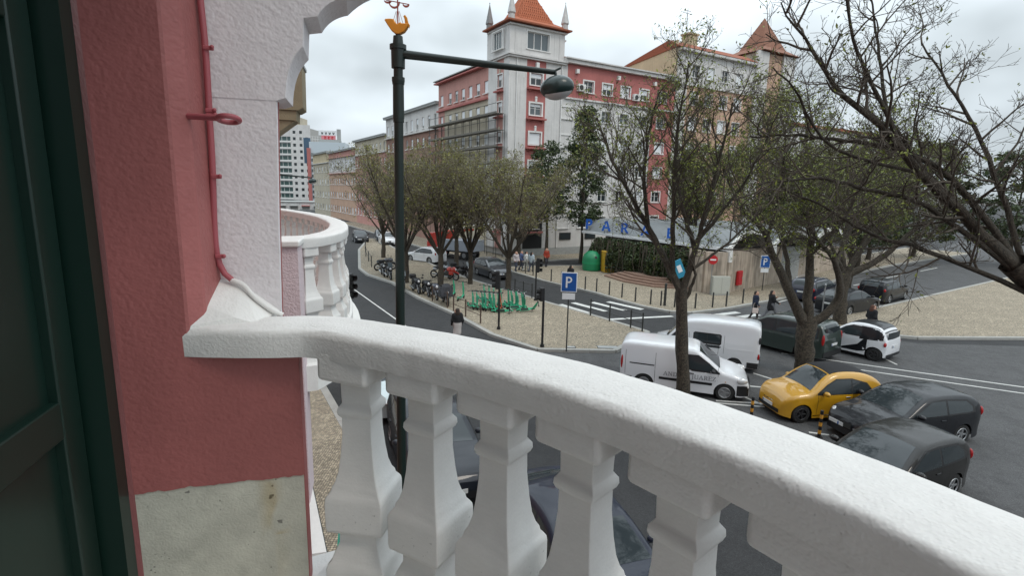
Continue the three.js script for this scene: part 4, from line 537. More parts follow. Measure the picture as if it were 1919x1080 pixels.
for (const i of [8, 9]) { const [x, z, l] = i == 8 ? [24.5, -38.5, 'bare tree further up the side street, before the evergreens'] : [15.5, -45.8, 'bare tree behind the pavilion roof']; bareTree(l, [x, 0.1, z], { seed: 70 + i, r: 0.25, levels: 3, kids: [4, 3, 3], density: 2.0, len: 1.8, leaf: 0.6, leafSize: 0.08, up: 0.45, trunk: [[0, -0.1, 0], [0.05, 1.2, 0], [0.02, 2.6, 0.02]], limbs: autoLimbs(360 + i, 2.4, 10.5, 3.6, 10) }); }
// evergreens: clumped leaves on real limbs
function evergreen(label, [x, z], o) {
  const r = mulberry(o.seed), g = thing('evergreen_tree', label, 'tree', [x, 0.1, z]), wood = new Wood(), lv = new Leaves();
  wood.tube(curvePts([V(0, -0.1, 0), V(0.1, o.y0 * 0.5, 0), V(0, o.y0, 0), V(0.05, o.H * 0.85, 0)], 10), o.r, 0.06, 9);
  const cl = []; for (let i = 0; i < o.clumps; i++) { const t = r(), a = r() * 6.283, y = o.y0 + (o.H - o.y0) * t, w = o.w * Math.sqrt(Math.max(0.05, 1 - Math.pow(Math.abs(t - (o.mid ?? 0.4)) / 0.66, 2))); const d = w * (0.35 + 0.65 * Math.sqrt(r())); cl.push([Math.cos(a) * d, y, Math.sin(a) * d, 0.35 + r() * 0.5]); }
  cl.forEach(([cx, cy, cz, s], i) => { if (i % 3 == 0) wood.tube([V(0, Math.max(o.y0 * 0.9, cy - 1.6), 0), V(cx * 0.5, cy - 0.6, cz * 0.5), V(cx, cy, cz)], 0.06, 0.015, 5); for (let k = 0; k < o.per; k++) { const u = r() * 2 - 1, a = r() * 6.283, q = Math.sqrt(1 - u * u), d = s * (0.55 + 0.5 * r()); const tone = o.tones[Math.floor(r() * o.tones.length)], f = 0.75 + 0.5 * r(); lv.add(V(cx + q * Math.cos(a) * d * 1.2, cy + u * d * 0.8, cz + q * Math.sin(a) * d * 1.2), o.leaf * (0.6 + 0.8 * r()), r, tone.map(c => c * f)); } });
  part('trunk', wood.geo(), M.bark, g); part('crown', lv.geo(), leafMatDark, g).userData.kind = 'stuff'; return g;
}
const DK = [[0.035, 0.055, 0.018], [0.05, 0.075, 0.022], [0.065, 0.09, 0.025], [0.03, 0.045, 0.018]], MG = [[0.06, 0.085, 0.02], [0.09, 0.12, 0.03], [0.05, 0.07, 0.02]];
evergreen('tall narrow dark evergreen before the white wall, left of the pavilion letters', [6.7, -52.6], { seed: 1, H: 14.6, y0: 4.0, w: 1.75, r: 0.2, clumps: 130, per: 75, leaf: 0.14, tones: DK, mid: 0.3 });
evergreen('second dark evergreen, left of the tall narrow one', [3.2, -52.0], { seed: 2, H: 11.2, y0: 4.6, w: 1.9, r: 0.2, clumps: 90, per: 75, leaf: 0.14, tones: DK, mid: 0.4 });
[[28, -53, 10.5, 3.4, MG, 'broad green evergreen behind the pavilion wall'], [34, -52.5, 11.0, 3.8, DK, 'dark evergreen above the upper pavement on the right'], [40, -60, 12.5, 4.2, DK, 'dark evergreen at the top of the side street'], [48, -64, 13, 4.5, MG, 'tall green evergreen at the far right of the side street'], [25.5, -49.5, 9, 2.6, MG, 'smaller green evergreen behind the pavilion arches'], [54, -58, 12, 4.2, DK, 'dark evergreen beyond the right edge of the side street'], [36, -44, 9, 2.8, DK, 'low dark evergreen over the parked cars on the right']].forEach(([x, z, H, w, tones, l], i) => { if (i < 6) evergreen(l, [x, z], { seed: 20 + i, H, y0: 2.4, w, r: 0.28, clumps: 130, per: 70, leaf: 0.19, tones, mid: 0.4 }); });
console.log('tree tris', bareTree.tris);
// ---------------------------------------------------------------- vehicles (local +x is the front)
function makeCar(name, label, category, pos, turn, s) {
  const g = thing(name, label, category, pos, turn, s.group);
  const L2 = s.L / 2, w0 = s.W / 2, belt = s.belt, tum = s.tum ?? 0.17, gc = s.gc ?? 0.2, ra = s.wr * 1.13;
  const cv = new THREE.CatmullRomCurve3(s.top.map(p => V(p[0], p[1], 0)), false, 'centripetal').getPoints(400);
  const top = x => { let a = 0, b = cv.length - 1; if (x <= cv[0].x) return cv[0].y; if (x >= cv[b].x) return cv[b].y; while (b - a > 1) { const m = (a + b) >> 1; if (cv[m].x <= x) a = m; else b = m; } const t = (x - cv[a].x) / Math.max(1e-6, cv[b].x - cv[a].x); return cv[a].y + (cv[b].y - cv[a].y) * t; };
  const H = Math.max(...cv.map(p => p.y)), rr = s.rr ?? 0.1, er = s.er ?? 0.3;
  const Wd = (x, y) => {
    const u = Math.abs(x) / L2, e = Math.max(0, (Math.abs(x) - (L2 - er)) / er);
    let w = w0 * (1 - (s.plan ?? 0.05) * u * u * u) * (1 - (s.endIn ?? 0.2) * (1 - Math.sqrt(Math.max(0, 1 - e * e))) * (x > 0 ? 1.15 : 0.8));
    if (y > belt) w *= 1 - tum * Math.pow((y - belt) / (H - belt), 1.15); else w *= 1 - 0.05 * Math.pow((belt * 0.75 - y) / belt, 2) + 0.012 * Math.cos((y - belt * 0.8) * 9);
    const d = top(x) - y; if (d < rr) { const q = 1 - Math.max(0, d) / rr; w -= rr * 0.8 * (1 - Math.sqrt(1 - q * q * 0.98)); }
    for (const xw of s.wx) { const q = Math.hypot(x - xw, y - s.wr) / ra; if (q < 1.35 && q > 0.9) w += 0.014 * Math.sin(Math.min(1, (1.35 - q) / 0.3) * Math.PI / 2); }
    return w;
  };
  const low = x => { for (const xw of s.wx) { const d = Math.abs(x - xw); if (d < ra) return Math.max(gc, s.wr + Math.sqrt(ra * ra - d * d)); } return gc + (Math.abs(x) > L2 - 0.25 ? 0.05 * (Math.abs(x) - L2 + 0.25) / 0.25 : 0); };
  const xs = []; for (let i = 0; i <= 54; i++) xs.push(-L2 + s.L * i / 54); for (const k of [0.01, 0.03, 0.07, 0.12]) xs.push(-L2 + k, L2 - k); for (const xw of s.wx) for (let k = -8; k <= 8; k++) xs.push(xw + ra * Math.sin(k / 8 * Math.PI / 2) * 0.9999); for (const xw of s.wx) xs.push(xw - ra - 0.002, xw + ra + 0.002); xs.sort((a, b) => a - b);
  const rows = [0, 0.14, 0.28, 0.42, 0.54, 0.64, 0.74, 0.82, 0.89, 0.94, 0.975, 1];
  const sheetG = (X, fn, M2) => { const P = [], I = []; X.forEach((x, i) => { for (let j = 0; j < M2; j++) P.push(...fn(x, j)); }); for (let i = 0; i < X.length - 1; i++) for (let j = 0; j < M2 - 1; j++) { const a = i * M2 + j, b = a + M2; I.push(a, b, a + 1, b, b + 1, a + 1); } const q = new THREE.BufferGeometry(); q.setAttribute('position', new THREE.Float32BufferAttribute(P, 3)); q.setIndex(I); q.computeVertexNormals(); return q; };
  const crown = s.crown ?? 0.035, bodyG = [];
  // one closed section sweep: left side, top, right side share vertices so the shading is smooth
  const sec = (x) => { const lo = low(x), t = top(x), pts = []; for (const f of rows) { const y = lo + (t - lo) * f; pts.push([x, y, Wd(x, y)]); } const wt = Wd(x, t); for (let k = 1; k < 8; k++) { const z = wt * (1 - k / 4); pts.push([x, t + crown * (1 - (z / wt) ** 2), z]); } for (const f of [...rows].reverse()) { const y = lo + (t - lo) * f; pts.push([x, y, -Wd(x, y)]); } return pts; };
  const n = rows.length * 2 + 7, cache = new Map(); bodyG.push(sheetG(xs, (x, j) => { if (!cache.has(x)) cache.set(x, sec(x)); return cache.get(x)[j]; }, n));
  for (const e of [-L2, L2]) { const t = top(e), lo = low(e); bodyG.push(grid((u, v) => { const y = lo + (t - lo) * u; return V(e + Math.sign(e) * 0.03 * Math.sin(u * Math.PI) * (1 - (2 * v - 1) ** 2), y + (u > 0.999 ? crown * (1 - (2 * v - 1) ** 2) : 0), Wd(e, y) * (1 - 2 * v)); }, 8, 8)); }
  const body = part('body', bodyG, s.paint, g);
  // patches that lie on the body: side panels from [x, y0, y1] stations
  const lerpSt = (st, x) => { let i = 0; while (i < st.length - 2 && st[i + 1][0] < x) i++; const t = (x - st[i][0]) / (st[i + 1][0] - st[i][0]); return [st[i][1] + (st[i + 1][1] - st[i][1]) * t, st[i][2] + (st[i + 1][2] - st[i][2]) * t]; };
  const sideG = (st, off, sg) => { const X = []; for (let i = 0; i < st.length - 1; i++) { const m = Math.max(1, Math.ceil((st[i + 1][0] - st[i][0]) / 0.12)); for (let k = 0; k < m; k++) X.push(st[i][0] + (st[i + 1][0] - st[i][0]) * k / m); } X.push(st[st.length - 1][0]); return sheetG(X, (x, j) => { const [a, b] = lerpSt(st, x); const y = a + (b - a) * j / 6; return [x, y, sg * (Wd(x, y) + off)]; }, 7); };
  const side = (name, st, off, m, par = g, label) => [1, -1].map(sg => part(name, sideG(st, off, sg), m, par, label));
  const topG = (xa, xb, inset, off, z0 = -1, z1 = 1) => { const X = []; for (let k = 0; k <= 12; k++) X.push(xa + (xb - xa) * k / 12); return sheetG(X, (x, j) => { const t = top(x), e = 0.004, sl = (top(x + e) - top(x - e)) / (2 * e), nl = Math.hypot(1, sl), wt = Wd(x, t) - inset, z = wt * (z0 + (z1 - z0) * j / 8); const f = (z / Wd(x, t)); return [x - sl / nl * off, t + crown * (1 - f * f) + off / nl, z]; }, 9); };
  for (const w of s.windows ?? []) side('side_window', w, 0.004, s.glass ?? M.glass);
  for (const w of s.surround ?? []) side('window_surround', w, 0.002, M.black);
  if (s.ws) part('windshield', topG(s.ws[0], s.ws[1], s.ws[2] ?? 0.06, 0.004), s.wsMat ?? M.glass, g);
  if (s.rw) part('rear_window', topG(s.rw[0], s.rw[1], s.rw[2] ?? 0.08, 0.004), M.glass, g);
  if (s.roof) part('roof', topG(s.roof[0], s.roof[1], s.roof[2] ?? 0.0, 0.006), s.roofMat, g);
  for (const p of s.panels ?? []) side(p[0], p[1], p[3] ?? 0.003, p[2], g, p[4]);
  for (const x of s.gaps ?? []) side('door_gap', [[x - 0.006, gc + 0.12, (s.gapTop ?? belt)], [x + 0.006, gc + 0.12, (s.gapTop ?? belt)]], 0.0015, M.black);
  for (const [x, y] of s.handles ?? []) for (const sg of [1, -1]) part('door_handle', rb(0.17, 0.035, 0.03, x, y, sg * (Wd(x, y) + 0.008), 0.012), s.handleMat ?? s.paint, g);
  part('underbody', [bx(s.L - 0.25, 0.34, s.W - 0.46, 0, gc + 0.16, 0)], M.black, g);
  const endPanel = (name, sgn, y0, y1, wz, m, off = 0.036) => part(name, grid((u, v) => { const z = wz * (1 - 2 * v); const q = z / Wd(sgn * L2, (y0 + y1) / 2); return V(sgn * (L2 + off - 0.03 * Math.min(1, q * q)), y0 + (y1 - y0) * u, z); }, 2, 8), m, g);
  for (const p of s.ends ?? []) endPanel(p[0], p[1], p[2], p[3], p[4], p[5], p[6]);
  for (const [sgn, y, z] of s.plates ?? []) { const p = part('licence_plate', rb(0.015, 0.11, 0.5, sgn * (L2 + 0.045), y, z ?? 0, 0.005), M.plate, g); part('plate_strip', bx(0.016, 0.1, 0.045, sgn * (L2 + 0.046), y, sgn > 0 ? 0.22 : -0.22), M.blue, p); }
  for (const l of s.lights ?? []) for (const sg of [1, -1]) { const [nm, x, y, sx, sy, sz, m, inz, ry] = l; part(nm, sph(sx, sy, sz, x, y, sg * (Wd(x, y) - (inz ?? 0.03)), 0, sg * (ry ?? 0), 0, 16), m ?? M.lamp, g); }
  for (const [x, y] of s.mirrors ?? []) for (const sg of [1, -1]) { const m = part('mirror', [sph(0.075, 0.075, 0.12, x, y + 0.04, sg * (Wd(x, y) + 0.13)), rb(0.05, 0.04, 0.14, x + 0.01, y - 0.01, sg * (Wd(x, y) + 0.05), 0.015)], s.mirrorMat ?? s.paint, g); }
  for (const b of s.bars ?? []) for (const sg of [1, -1]) part('roof_rail', tubeGeo([V(b[0], top(b[0]) + 0.0, sg * (Wd(b[0], top(b[0])) - 0.03)), V(b[0] + 0.15, top(b[0] + 0.15) + 0.06, sg * (Wd(b[0] + 0.15, top(b[0] + 0.15)) - 0.03)), V(b[1] - 0.15, top(b[1] - 0.15) + 0.06, sg * (Wd(b[1] - 0.15, top(b[1] - 0.15)) - 0.03)), V(b[1], top(b[1]), sg * (Wd(b[1], top(b[1])) - 0.03))], 0.018, 20, 6), b[2] ?? M.black, g);
  const wr = s.wr, tyre = keep('ty' + wr, () => join(lathe([[wr * 0.62, -0.09], [wr * 0.9, -0.1], [wr * 0.985, -0.075], [wr, -0.03], [wr, 0.03], [wr * 0.985, 0.075], [wr * 0.9, 0.1], [wr * 0.62, 0.09]], 28).rotateX(Math.PI / 2)));
  const rim = keep('ri' + wr + (s.rimSp ?? 5), () => { const q = [cyl(wr * 0.64, wr * 0.64, 0.03, 0, 0, 0.02, 24, Math.PI / 2), new THREE.TorusGeometry(wr * 0.61, 0.018, 6, 26).translate(0, 0, 0.085), cyl(wr * 0.16, wr * 0.18, 0.05, 0, 0, 0.065, 12, Math.PI / 2)]; const m = s.rimSp ?? 5; for (let k = 0; k < m; k++) { const a = k / m * Math.PI * 2; q.push(rb(wr * 0.5, wr * (1.0 / m) * 0.9, 0.03, Math.cos(a) * wr * 0.36, Math.sin(a) * wr * 0.36, 0.068, 0.01, 1, 0, 0, a)); } return join(q); });
  for (const xw of s.wx) for (const sg of [1, -1]) { const w = piece('wheel', tyre, M.rubber, g, xw, wr, sg * (w0 - 0.115), sg > 0 ? 0 : Math.PI); piece('rim', rim, s.rimMat ?? M.steel, w); }
  if (s.scale) g.scale.setScalar(s.scale);
  g.__ = { Wd, top }; return g;
}
const paintM = (c, o = {}) => new THREE.MeshPhysicalMaterial({ color: lin(...c), roughness: 0.35, clearcoat: 1, clearcoatRoughness: 0.04, ...o });
const PW = paintM([0.72, 0.73, 0.75]), PB = paintM([0.007, 0.008, 0.011], { roughness: 0.5, clearcoat: 0.55, specularIntensity: 0.5 }), PN = paintM([0.012, 0.015, 0.035]), PG = paintM([0.022, 0.036, 0.03]), PY = paintM([0.52, 0.27, 0.012]), PS = paintM([0.42, 0.45, 0.48], { metalness: 0.3 }), PR = paintM([0.5, 0.03, 0.015]), PGy = paintM([0.035, 0.04, 0.05]);
const rimDark = mat([0.03, 0.03, 0.032], { roughness: 0.35 });
// 1 small white delivery van with lettering
const smallVan = { L: 4.38, W: 1.81, belt: 1.05, tum: 0.1, wr: 0.31, wx: [-1.32, 1.4], gc: 0.2, rr: 0.14, er: 0.35, endIn: 0.16, paint: PW, gapTop: 1.5,
  top: [[-2.19, 1.55], [-2.16, 1.72], [-2.0, 1.8], [-1.2, 1.82], [0.0, 1.8], [0.42, 1.74], [0.75, 1.52], [1.18, 1.17], [1.32, 1.08], [1.7, 0.98], [2.0, 0.84], [2.14, 0.7], [2.19, 0.55]],
  ws: [0.5, 1.2, 0.07], windows: [[[0.18, 1.03, 1.55], [0.45, 1.02, 1.56], [0.8, 1.01, 1.33], [1.12, 1.0, 1.06]]], surround: [[[0.12, 0.99, 1.59], [0.47, 0.985, 1.6], [0.84, 0.98, 1.34], [1.2, 0.97, 1.03]]],
  gaps: [-0.95, 0.1, 1.15, -2.0], handles: [[-0.12, 0.98], [0.28, 0.9]], handleMat: M.black,
  panels: [['rub_strip', [[-0.8, 0.52, 0.62], [0.98, 0.52, 0.62]], M.black, 0.012], ['sliding_rail', [[-1.85, 1.0, 1.045], [-0.98, 1.0, 1.045]], M.black, 0.006], ['bumper', [[1.78, 0.25, 0.62], [2.0, 0.25, 0.64], [2.17, 0.26, 0.62]], M.black, 0.012], ['bumper', [[-2.17, 0.25, 0.5], [-1.75, 0.25, 0.5]], M.black, 0.012], ['panel_recess', [[-1.9, 1.14, 1.5], [-1.8, 1.1, 1.54], [-1.04, 1.1, 1.54], [-1.0, 1.14, 1.5]], PW, 0.004], ['panel_recess', [[-0.9, 1.02, 1.5], [-0.8, 0.98, 1.54], [-0.05, 0.98, 1.54], [0.02, 1.05, 1.46]], PW, 0.004]],
  ends: [['bumper', 1, 0.26, 0.56, 0.7, M.black], ['grille', 1, 0.58, 0.66, 0.45, M.black]], plates: [[1, 0.45], [-1, 0.72]], lights: [['headlight', 1.93, 0.79, 0.2, 0.13, 0.09, null, 0.06, 0.35], ['tail_light', -2.13, 1.0, 0.05, 0.27, 0.06, M.red, 0.02], ['fog_light', 1.4, 0.72, 0.02, 0.02, 0.01, mat([0.5, 0.2, 0.03]), -0.005]], mirrors: [[0.98, 1.06]], mirrorMat: M.black };
const ang = (x0, z0, x1, z1) => Math.atan2(-(z1 - z0), x1 - x0); // heading of a car pointing from the first to the second point
{ const v = makeCar('delivery_van', 'small white delivery van with grey lettering on its door, parked behind the dark tree trunk', 'van', [6.34, 0, -18.72], ang(0, 0, 0.945, 0.33), smallVan);
  const font = await new FontLoader().loadAsync('fonts/droid/droid_serif_regular.typeface.json');
  const t = new TextGeometry('ANDREZ JUAREZ', { font, size: 0.155, depth: 0.003, curveSegments: 4 }); t.computeBoundingBox(); t.scale(1.75 / t.boundingBox.max.x, 1, 1).translate(-0.66, 0.7, v.__.Wd(0, 0.76) + 0.001); part('lettering', t, mat([0.18, 0.19, 0.2]), v); v.scale.y = 0.945; delete v.__; }
// 2 high roof white van
makeCar('high_roof_van', 'large white high roof van with a wide side window, behind the small white van', 'van', [8.15, 0, -21.75], ang(0, 0, -0.91, -0.413), { scale: 0.845, L: 5.0, W: 1.95, belt: 1.25, tum: 0.09, wr: 0.33, wx: [-1.45, 1.6], gc: 0.26, rr: 0.17, er: 0.3, endIn: 0.08, paint: PW, gapTop: 1.7, crown: 0.06,
  top: [[-2.5, 2.02], [-2.47, 2.18], [-2.25, 2.27], [-1, 2.33], [0.3, 2.3], [0.85, 2.2], [1.15, 1.95], [1.75, 1.28], [2.05, 1.14], [2.38, 1.0], [2.48, 0.85], [2.5, 0.6]],
  ws: [1.13, 1.76, 0.08], windows: [[[-0.75, 1.16, 1.64], [-0.7, 1.12, 1.68], [0.35, 1.12, 1.68], [0.4, 1.16, 1.64]], [[0.95, 1.18, 1.72], [1.15, 1.17, 1.7], [1.62, 1.15, 1.24]]], surround: [[[-0.82, 1.12, 1.68], [-0.74, 1.06, 1.74], [0.39, 1.06, 1.74], [0.47, 1.12, 1.68]], [[0.9, 1.15, 1.76], [1.17, 1.14, 1.75], [1.7, 1.12, 1.2]]],
  gaps: [-0.95, 0.65, 1.62], handles: [[0.85, 1.0]], handleMat: M.black, panels: [['window_bar', [[-0.2, 1.1, 1.7], [-0.16, 1.1, 1.7]], M.black, 0.007], ['panel_recess', [[-2.25, 1.14, 1.7], [-2.2, 1.08, 1.74], [-1.1, 1.08, 1.74], [-1.05, 1.14, 1.7]], PW, 0.004], ['crease', [[-2.3, 0.76, 0.785], [-0.98, 0.76, 0.785]], PW, 0.004], ['crease', [[-0.9, 0.76, 0.785], [0.6, 0.76, 0.785]], PW, 0.004], ['roof_seam', [[-2.4, 1.86, 1.88], [0.8, 1.86, 1.88]], PW, 0.004], ['bumper', [[-2.49, 0.28, 0.55], [-2.0, 0.28, 0.55]], M.black, 0.015]],
  ends: [['bumper', -1, 0.3, 0.56, 0.88, M.black, 0.06], ['rear_door_gap', -1, 0.6, 2.0, 0.012, M.black], ['grille', 1, 0.6, 0.8, 0.6, M.black]], plates: [[-1, 0.75]], lights: [['tail_light', -2.47, 1.62, 0.05, 0.17, 0.07, M.black, 0.0], ['tail_light', -2.47, 0.85, 0.05, 0.15, 0.05, M.red, 0.01], ['headlight', 2.3, 0.9, 0.16, 0.13, 0.1, null, 0.08]], mirrors: [[1.5, 1.25]], mirrorMat: M.black, rimMat: rimDark });
// 3 yellow hatchback with black soft top
makeCar('yellow_car', 'small yellow retro hatchback with a black soft top, nose towards the striped post', 'car', [10.16, 0, -16.65], ang(0, 0, -0.99, 0.14), { L: 3.56, W: 1.63, belt: 0.93, tum: 0.24, wr: 0.295, wx: [-1.12, 1.17], gc: 0.17, rr: 0.13, er: 0.5, endIn: 0.32, plan: 0.06, crown: 0.06, paint: PY,
  top: [[-1.78, 0.72], [-1.75, 0.94], [-1.64, 1.12], [-1.42, 1.32], [-1.05, 1.48], [-0.4, 1.55], [0.12, 1.5], [0.48, 1.31], [0.83, 1.02], [0.95, 0.96], [1.2, 0.93], [1.48, 0.86], [1.66, 0.72], [1.75, 0.56], [1.78, 0.42]],
  ws: [0.22, 0.86, 0.07], windows: [[[-1.15, 0.97, 1.02], [-1.0, 0.955, 1.22], [-0.5, 0.945, 1.36], [0.02, 0.94, 1.36], [0.35, 0.94, 1.2], [0.66, 0.94, 0.97]]], surround: [[[-1.22, 0.94, 0.99], [-1.02, 0.925, 1.25], [-0.5, 0.92, 1.39], [0.04, 0.915, 1.39], [0.38, 0.91, 1.22], [0.76, 0.91, 0.94]]],
  roof: [-1.3, 0.18, 0.02], roofMat: mat([0.012, 0.012, 0.014], { roughness: 0.8 }), gaps: [0.68, -0.52], handles: [[-0.34, 0.83]], handleMat: M.chrome, mirrors: [[0.5, 0.95]],
  panels: [['crease', [[-1.6, 0.77, 0.785], [1.2, 0.77, 0.785]], PY, 0.003], ['sill_trim', [[-0.78, 0.25, 0.27], [0.82, 0.25, 0.27]], M.chrome, 0.01], ['pillar', [[-0.5, 0.94, 1.35], [-0.46, 0.94, 1.35]], M.black, 0.006]],
  ends: [['lower_grille', 1, 0.26, 0.38, 0.52, M.black], ['chrome_bar', 1, 0.56, 0.585, 0.24, M.chrome, 0.05]], plates: [[1, 0.44]], lights: [['headlight', 1.46, 0.7, 0.1, 0.105, 0.08, null, 0.13, 0.5], ['fog_light', 1.58, 0.5, 0.05, 0.045, 0.04, null, 0.14, 0.5], ['tail_light', -1.74, 0.78, 0.05, 0.12, 0.06, M.red, 0.02]], rimMat: rimDark });
// 4 dark green people carrier
makeCar('green_car', 'dark green long estate car parked behind the forked tree trunk, tail towards us', 'car', [12.55, 0, -24.06], ang(0, 0, -0.57, -0.82), { L: 4.55, W: 1.8, belt: 0.98, tum: 0.17, wr: 0.33, wx: [-1.42, 1.45], gc: 0.21, rr: 0.11, er: 0.4, endIn: 0.2, paint: PG,
  top: [[-2.27, 1.0], [-2.22, 1.2], [-2.08, 1.55], [-1.95, 1.64], [-1.2, 1.68], [0, 1.66], [0.35, 1.58], [0.8, 1.32], [1.2, 1.08], [1.35, 1.03], [1.8, 0.97], [2.1, 0.88], [2.24, 0.7], [2.27, 0.5]],
  ws: [0.4, 1.22, 0.07], rw: [-2.2, -2.06, 0.2], windows: [[[-1.95, 1.06, 1.42], [-1.85, 1.05, 1.46], [-1.15, 1.03, 1.5]], [[-1.1, 1.03, 1.5], [-0.2, 1.02, 1.52]], [[-0.12, 1.02, 1.52], [0.3, 1.01, 1.48], [0.72, 1.0, 1.25], [1.05, 1.0, 1.06]]], surround: [[[-2.0, 1.03, 1.45], [-1.88, 1.02, 1.49], [-0.2, 0.99, 1.55], [0.32, 0.98, 1.51], [0.76, 0.97, 1.27], [1.15, 0.97, 1.03]]],
  gaps: [-1.12, -0.16, 1.1], handles: [[-0.95, 0.9], [0.0, 0.88]], mirrors: [[0.85, 1.05]], bars: [[-1.85, 0.2]], ends: [['rear_glass', -1, 1.1, 1.5, 0.62, M.glass, -0.06], ['bumper', -1, 0.26, 0.5, 0.78, M.black]], plates: [[-1, 0.78]], lights: [['tail_light', -2.2, 1.0, 0.06, 0.26, 0.07, M.red, 0.03], ['tail_light', -2.2, 0.9, 0.05, 0.06, 0.2, M.red, 0.16], ['headlight', 2.1, 0.8, 0.16, 0.08, 0.14, null, 0.1]] });
// 5 two-seat white and black car
makeCar('microcar', 'tiny white and black two seat car at the right edge, behind the green car', 'car', [15.87, 0, -23.56], ang(0, 0, -0.57, -0.82), { L: 2.72, W: 1.66, belt: 0.95, tum: 0.2, wr: 0.3, wx: [-0.92, 0.94], gc: 0.2, rr: 0.13, er: 0.42, endIn: 0.2, paint: PW,
  top: [[-1.36, 0.72], [-1.34, 0.9], [-1.26, 1.12], [-1.08, 1.42], [-0.8, 1.52], [-0.2, 1.55], [0.2, 1.46], [0.6, 1.2], [0.85, 0.98], [1.05, 0.92], [1.25, 0.78], [1.34, 0.6], [1.36, 0.45]],
  ws: [0.24, 0.86, 0.07], roof: [-1.2, 0.16, 0.0], roofMat: PB, windows: [[[-0.35, 1.0, 1.38], [0.05, 0.99, 1.38], [0.3, 0.98, 1.28], [0.62, 0.98, 1.04]]], surround: [[[-0.42, 0.97, 1.42], [0.05, 0.96, 1.42], [0.34, 0.95, 1.3], [0.72, 0.95, 1.0]]],
  panels: [['safety_cell', [[-1.3, 0.98, 1.02], [-1.1, 0.95, 1.36], [-0.9, 0.92, 1.44], [-0.3, 0.88, 1.44]], PB, 0.003, 'glossy black rear pillar'], ['safety_cell', [[-0.62, 0.4, 0.93], [-0.5, 0.36, 0.93], [-0.25, 0.3, 0.62], [0.4, 0.28, 0.36]], PB, 0.003]],
  ends: [['rear_glass', -1, 1.0, 1.3, 0.6, M.glass, -0.02], ['bumper', -1, 0.24, 0.36, 0.7, M.black]], plates: [[-1, 0.68]], lights: [['tail_light', -1.28, 0.8, 0.06, 0.11, 0.1, M.red, 0.04], ['headlight', 1.2, 0.74, 0.1, 0.08, 0.09, null, 0.08]], mirrors: [[0.5, 1.0]], rimMat: rimDark, gaps: [0.62] });
// 6 black hatchback facing us, 7 darker car beside it
const hatch = { L: 4.05, W: 1.74, belt: 0.95, tum: 0.2, wr: 0.31, wx: [-1.22, 1.28], gc: 0.18, rr: 0.12, er: 0.45, endIn: 0.26, crown: 0.05, paint: PB,
  top: [[-2.02, 0.85], [-1.97, 1.05], [-1.8, 1.28], [-1.45, 1.42], [-0.5, 1.47], [0.0, 1.42], [0.45, 1.22], [0.85, 0.99], [1.0, 0.94], [1.4, 0.88], [1.75, 0.78], [1.95, 0.62], [2.02, 0.45]],
  ws: [0.06, 0.88, 0.07], rw: [-1.93, -1.5, 0.15], windows: [[[-1.5, 1.02, 1.15], [-1.3, 1.0, 1.3], [-0.6, 0.99, 1.35]], [[-0.53, 0.98, 1.35], [-0.05, 0.97, 1.34], [0.3, 0.97, 1.17], [0.68, 0.97, 1.0]]], surround: [[[-1.6, 0.98, 1.1], [-1.35, 0.96, 1.34], [-0.55, 0.95, 1.39], [-0.03, 0.94, 1.37], [0.34, 0.94, 1.2], [0.78, 0.94, 0.97]]],
  gaps: [-0.57, 0.7], handles: [[-0.4, 0.82]], mirrors: [[0.55, 1.0]], ends: [['lower_grille', 1, 0.24, 0.42, 0.5, M.black], ['grille', 1, 0.46, 0.62, 0.2, M.iron, 0.045]], plates: [[1, 0.5, 0.3]], lights: [['headlight', 1.68, 0.7, 0.2, 0.1, 0.13, null, 0.14, 0.55], ['tail_light', -1.93, 0.95, 0.06, 0.14, 0.08, M.red, 0.03]], rimMat: M.steel };
makeCar('black_car', 'glossy black hatchback with clear headlamps, in the bay in front of the yellow car', 'car', [11.7, 0, -15.0], ang(0, 0, -0.97, 0.24), hatch);
makeCar('dark_car', 'very dark car at the lower right, mostly hidden behind the handrail', 'car', [9.1, 0, -11.9], ang(0, 0, -0.91, 0.42), { ...hatch, paint: paintM([0.012, 0.011, 0.01], { clearcoat: 0.55, roughness: 0.5, specularIntensity: 0.5 }), bars: [] });
// parked along the side street
const wagon = { ...hatch, L: 4.6, W: 1.82, wx: [-1.35, 1.42], wr: 0.32, paint: PN, top: [[-2.3, 0.85], [-2.26, 1.05], [-2.12, 1.35], [-1.9, 1.47], [-1.0, 1.52], [-0.1, 1.5], [0.3, 1.4], [0.75, 1.16], [1.05, 1.0], [1.25, 0.95], [1.75, 0.88], [2.1, 0.75], [2.26, 0.58], [2.3, 0.45]], ws: [0.34, 1.08, 0.07], rw: [-2.24, -1.95, 0.14], windows: [[[-1.95, 1.04, 1.25], [-1.8, 1.03, 1.36], [-1.2, 1.01, 1.39]], [[-1.14, 1.0, 1.39], [-0.25, 0.99, 1.4]], [[-0.18, 0.99, 1.4], [0.2, 0.98, 1.36], [0.6, 0.98, 1.16], [0.9, 0.98, 1.03]]], surround: [[[-2.02, 1.01, 1.24], [-1.84, 0.99, 1.4], [-0.2, 0.96, 1.43], [0.22, 0.95, 1.39], [0.65, 0.95, 1.18], [1.0, 0.95, 1.0]]], gaps: [-1.16, -0.2, 0.9], handles: [[-1.0, 0.86], [-0.05, 0.85]], bars: [[-1.75, 0.1, M.chrome]], plates: [[-1, 0.72]], lights: [['headlight', 2.02, 0.7, 0.2, 0.08, 0.12, null, 0.1, 0.4], ['tail_light', -2.22, 0.9, 0.06, 0.13, 0.13, M.red, 0.06]], ends: [['lower_grille', 1, 0.24, 0.42, 0.5, M.black]], mirrors: [[0.72, 1.02]], group: undefined };
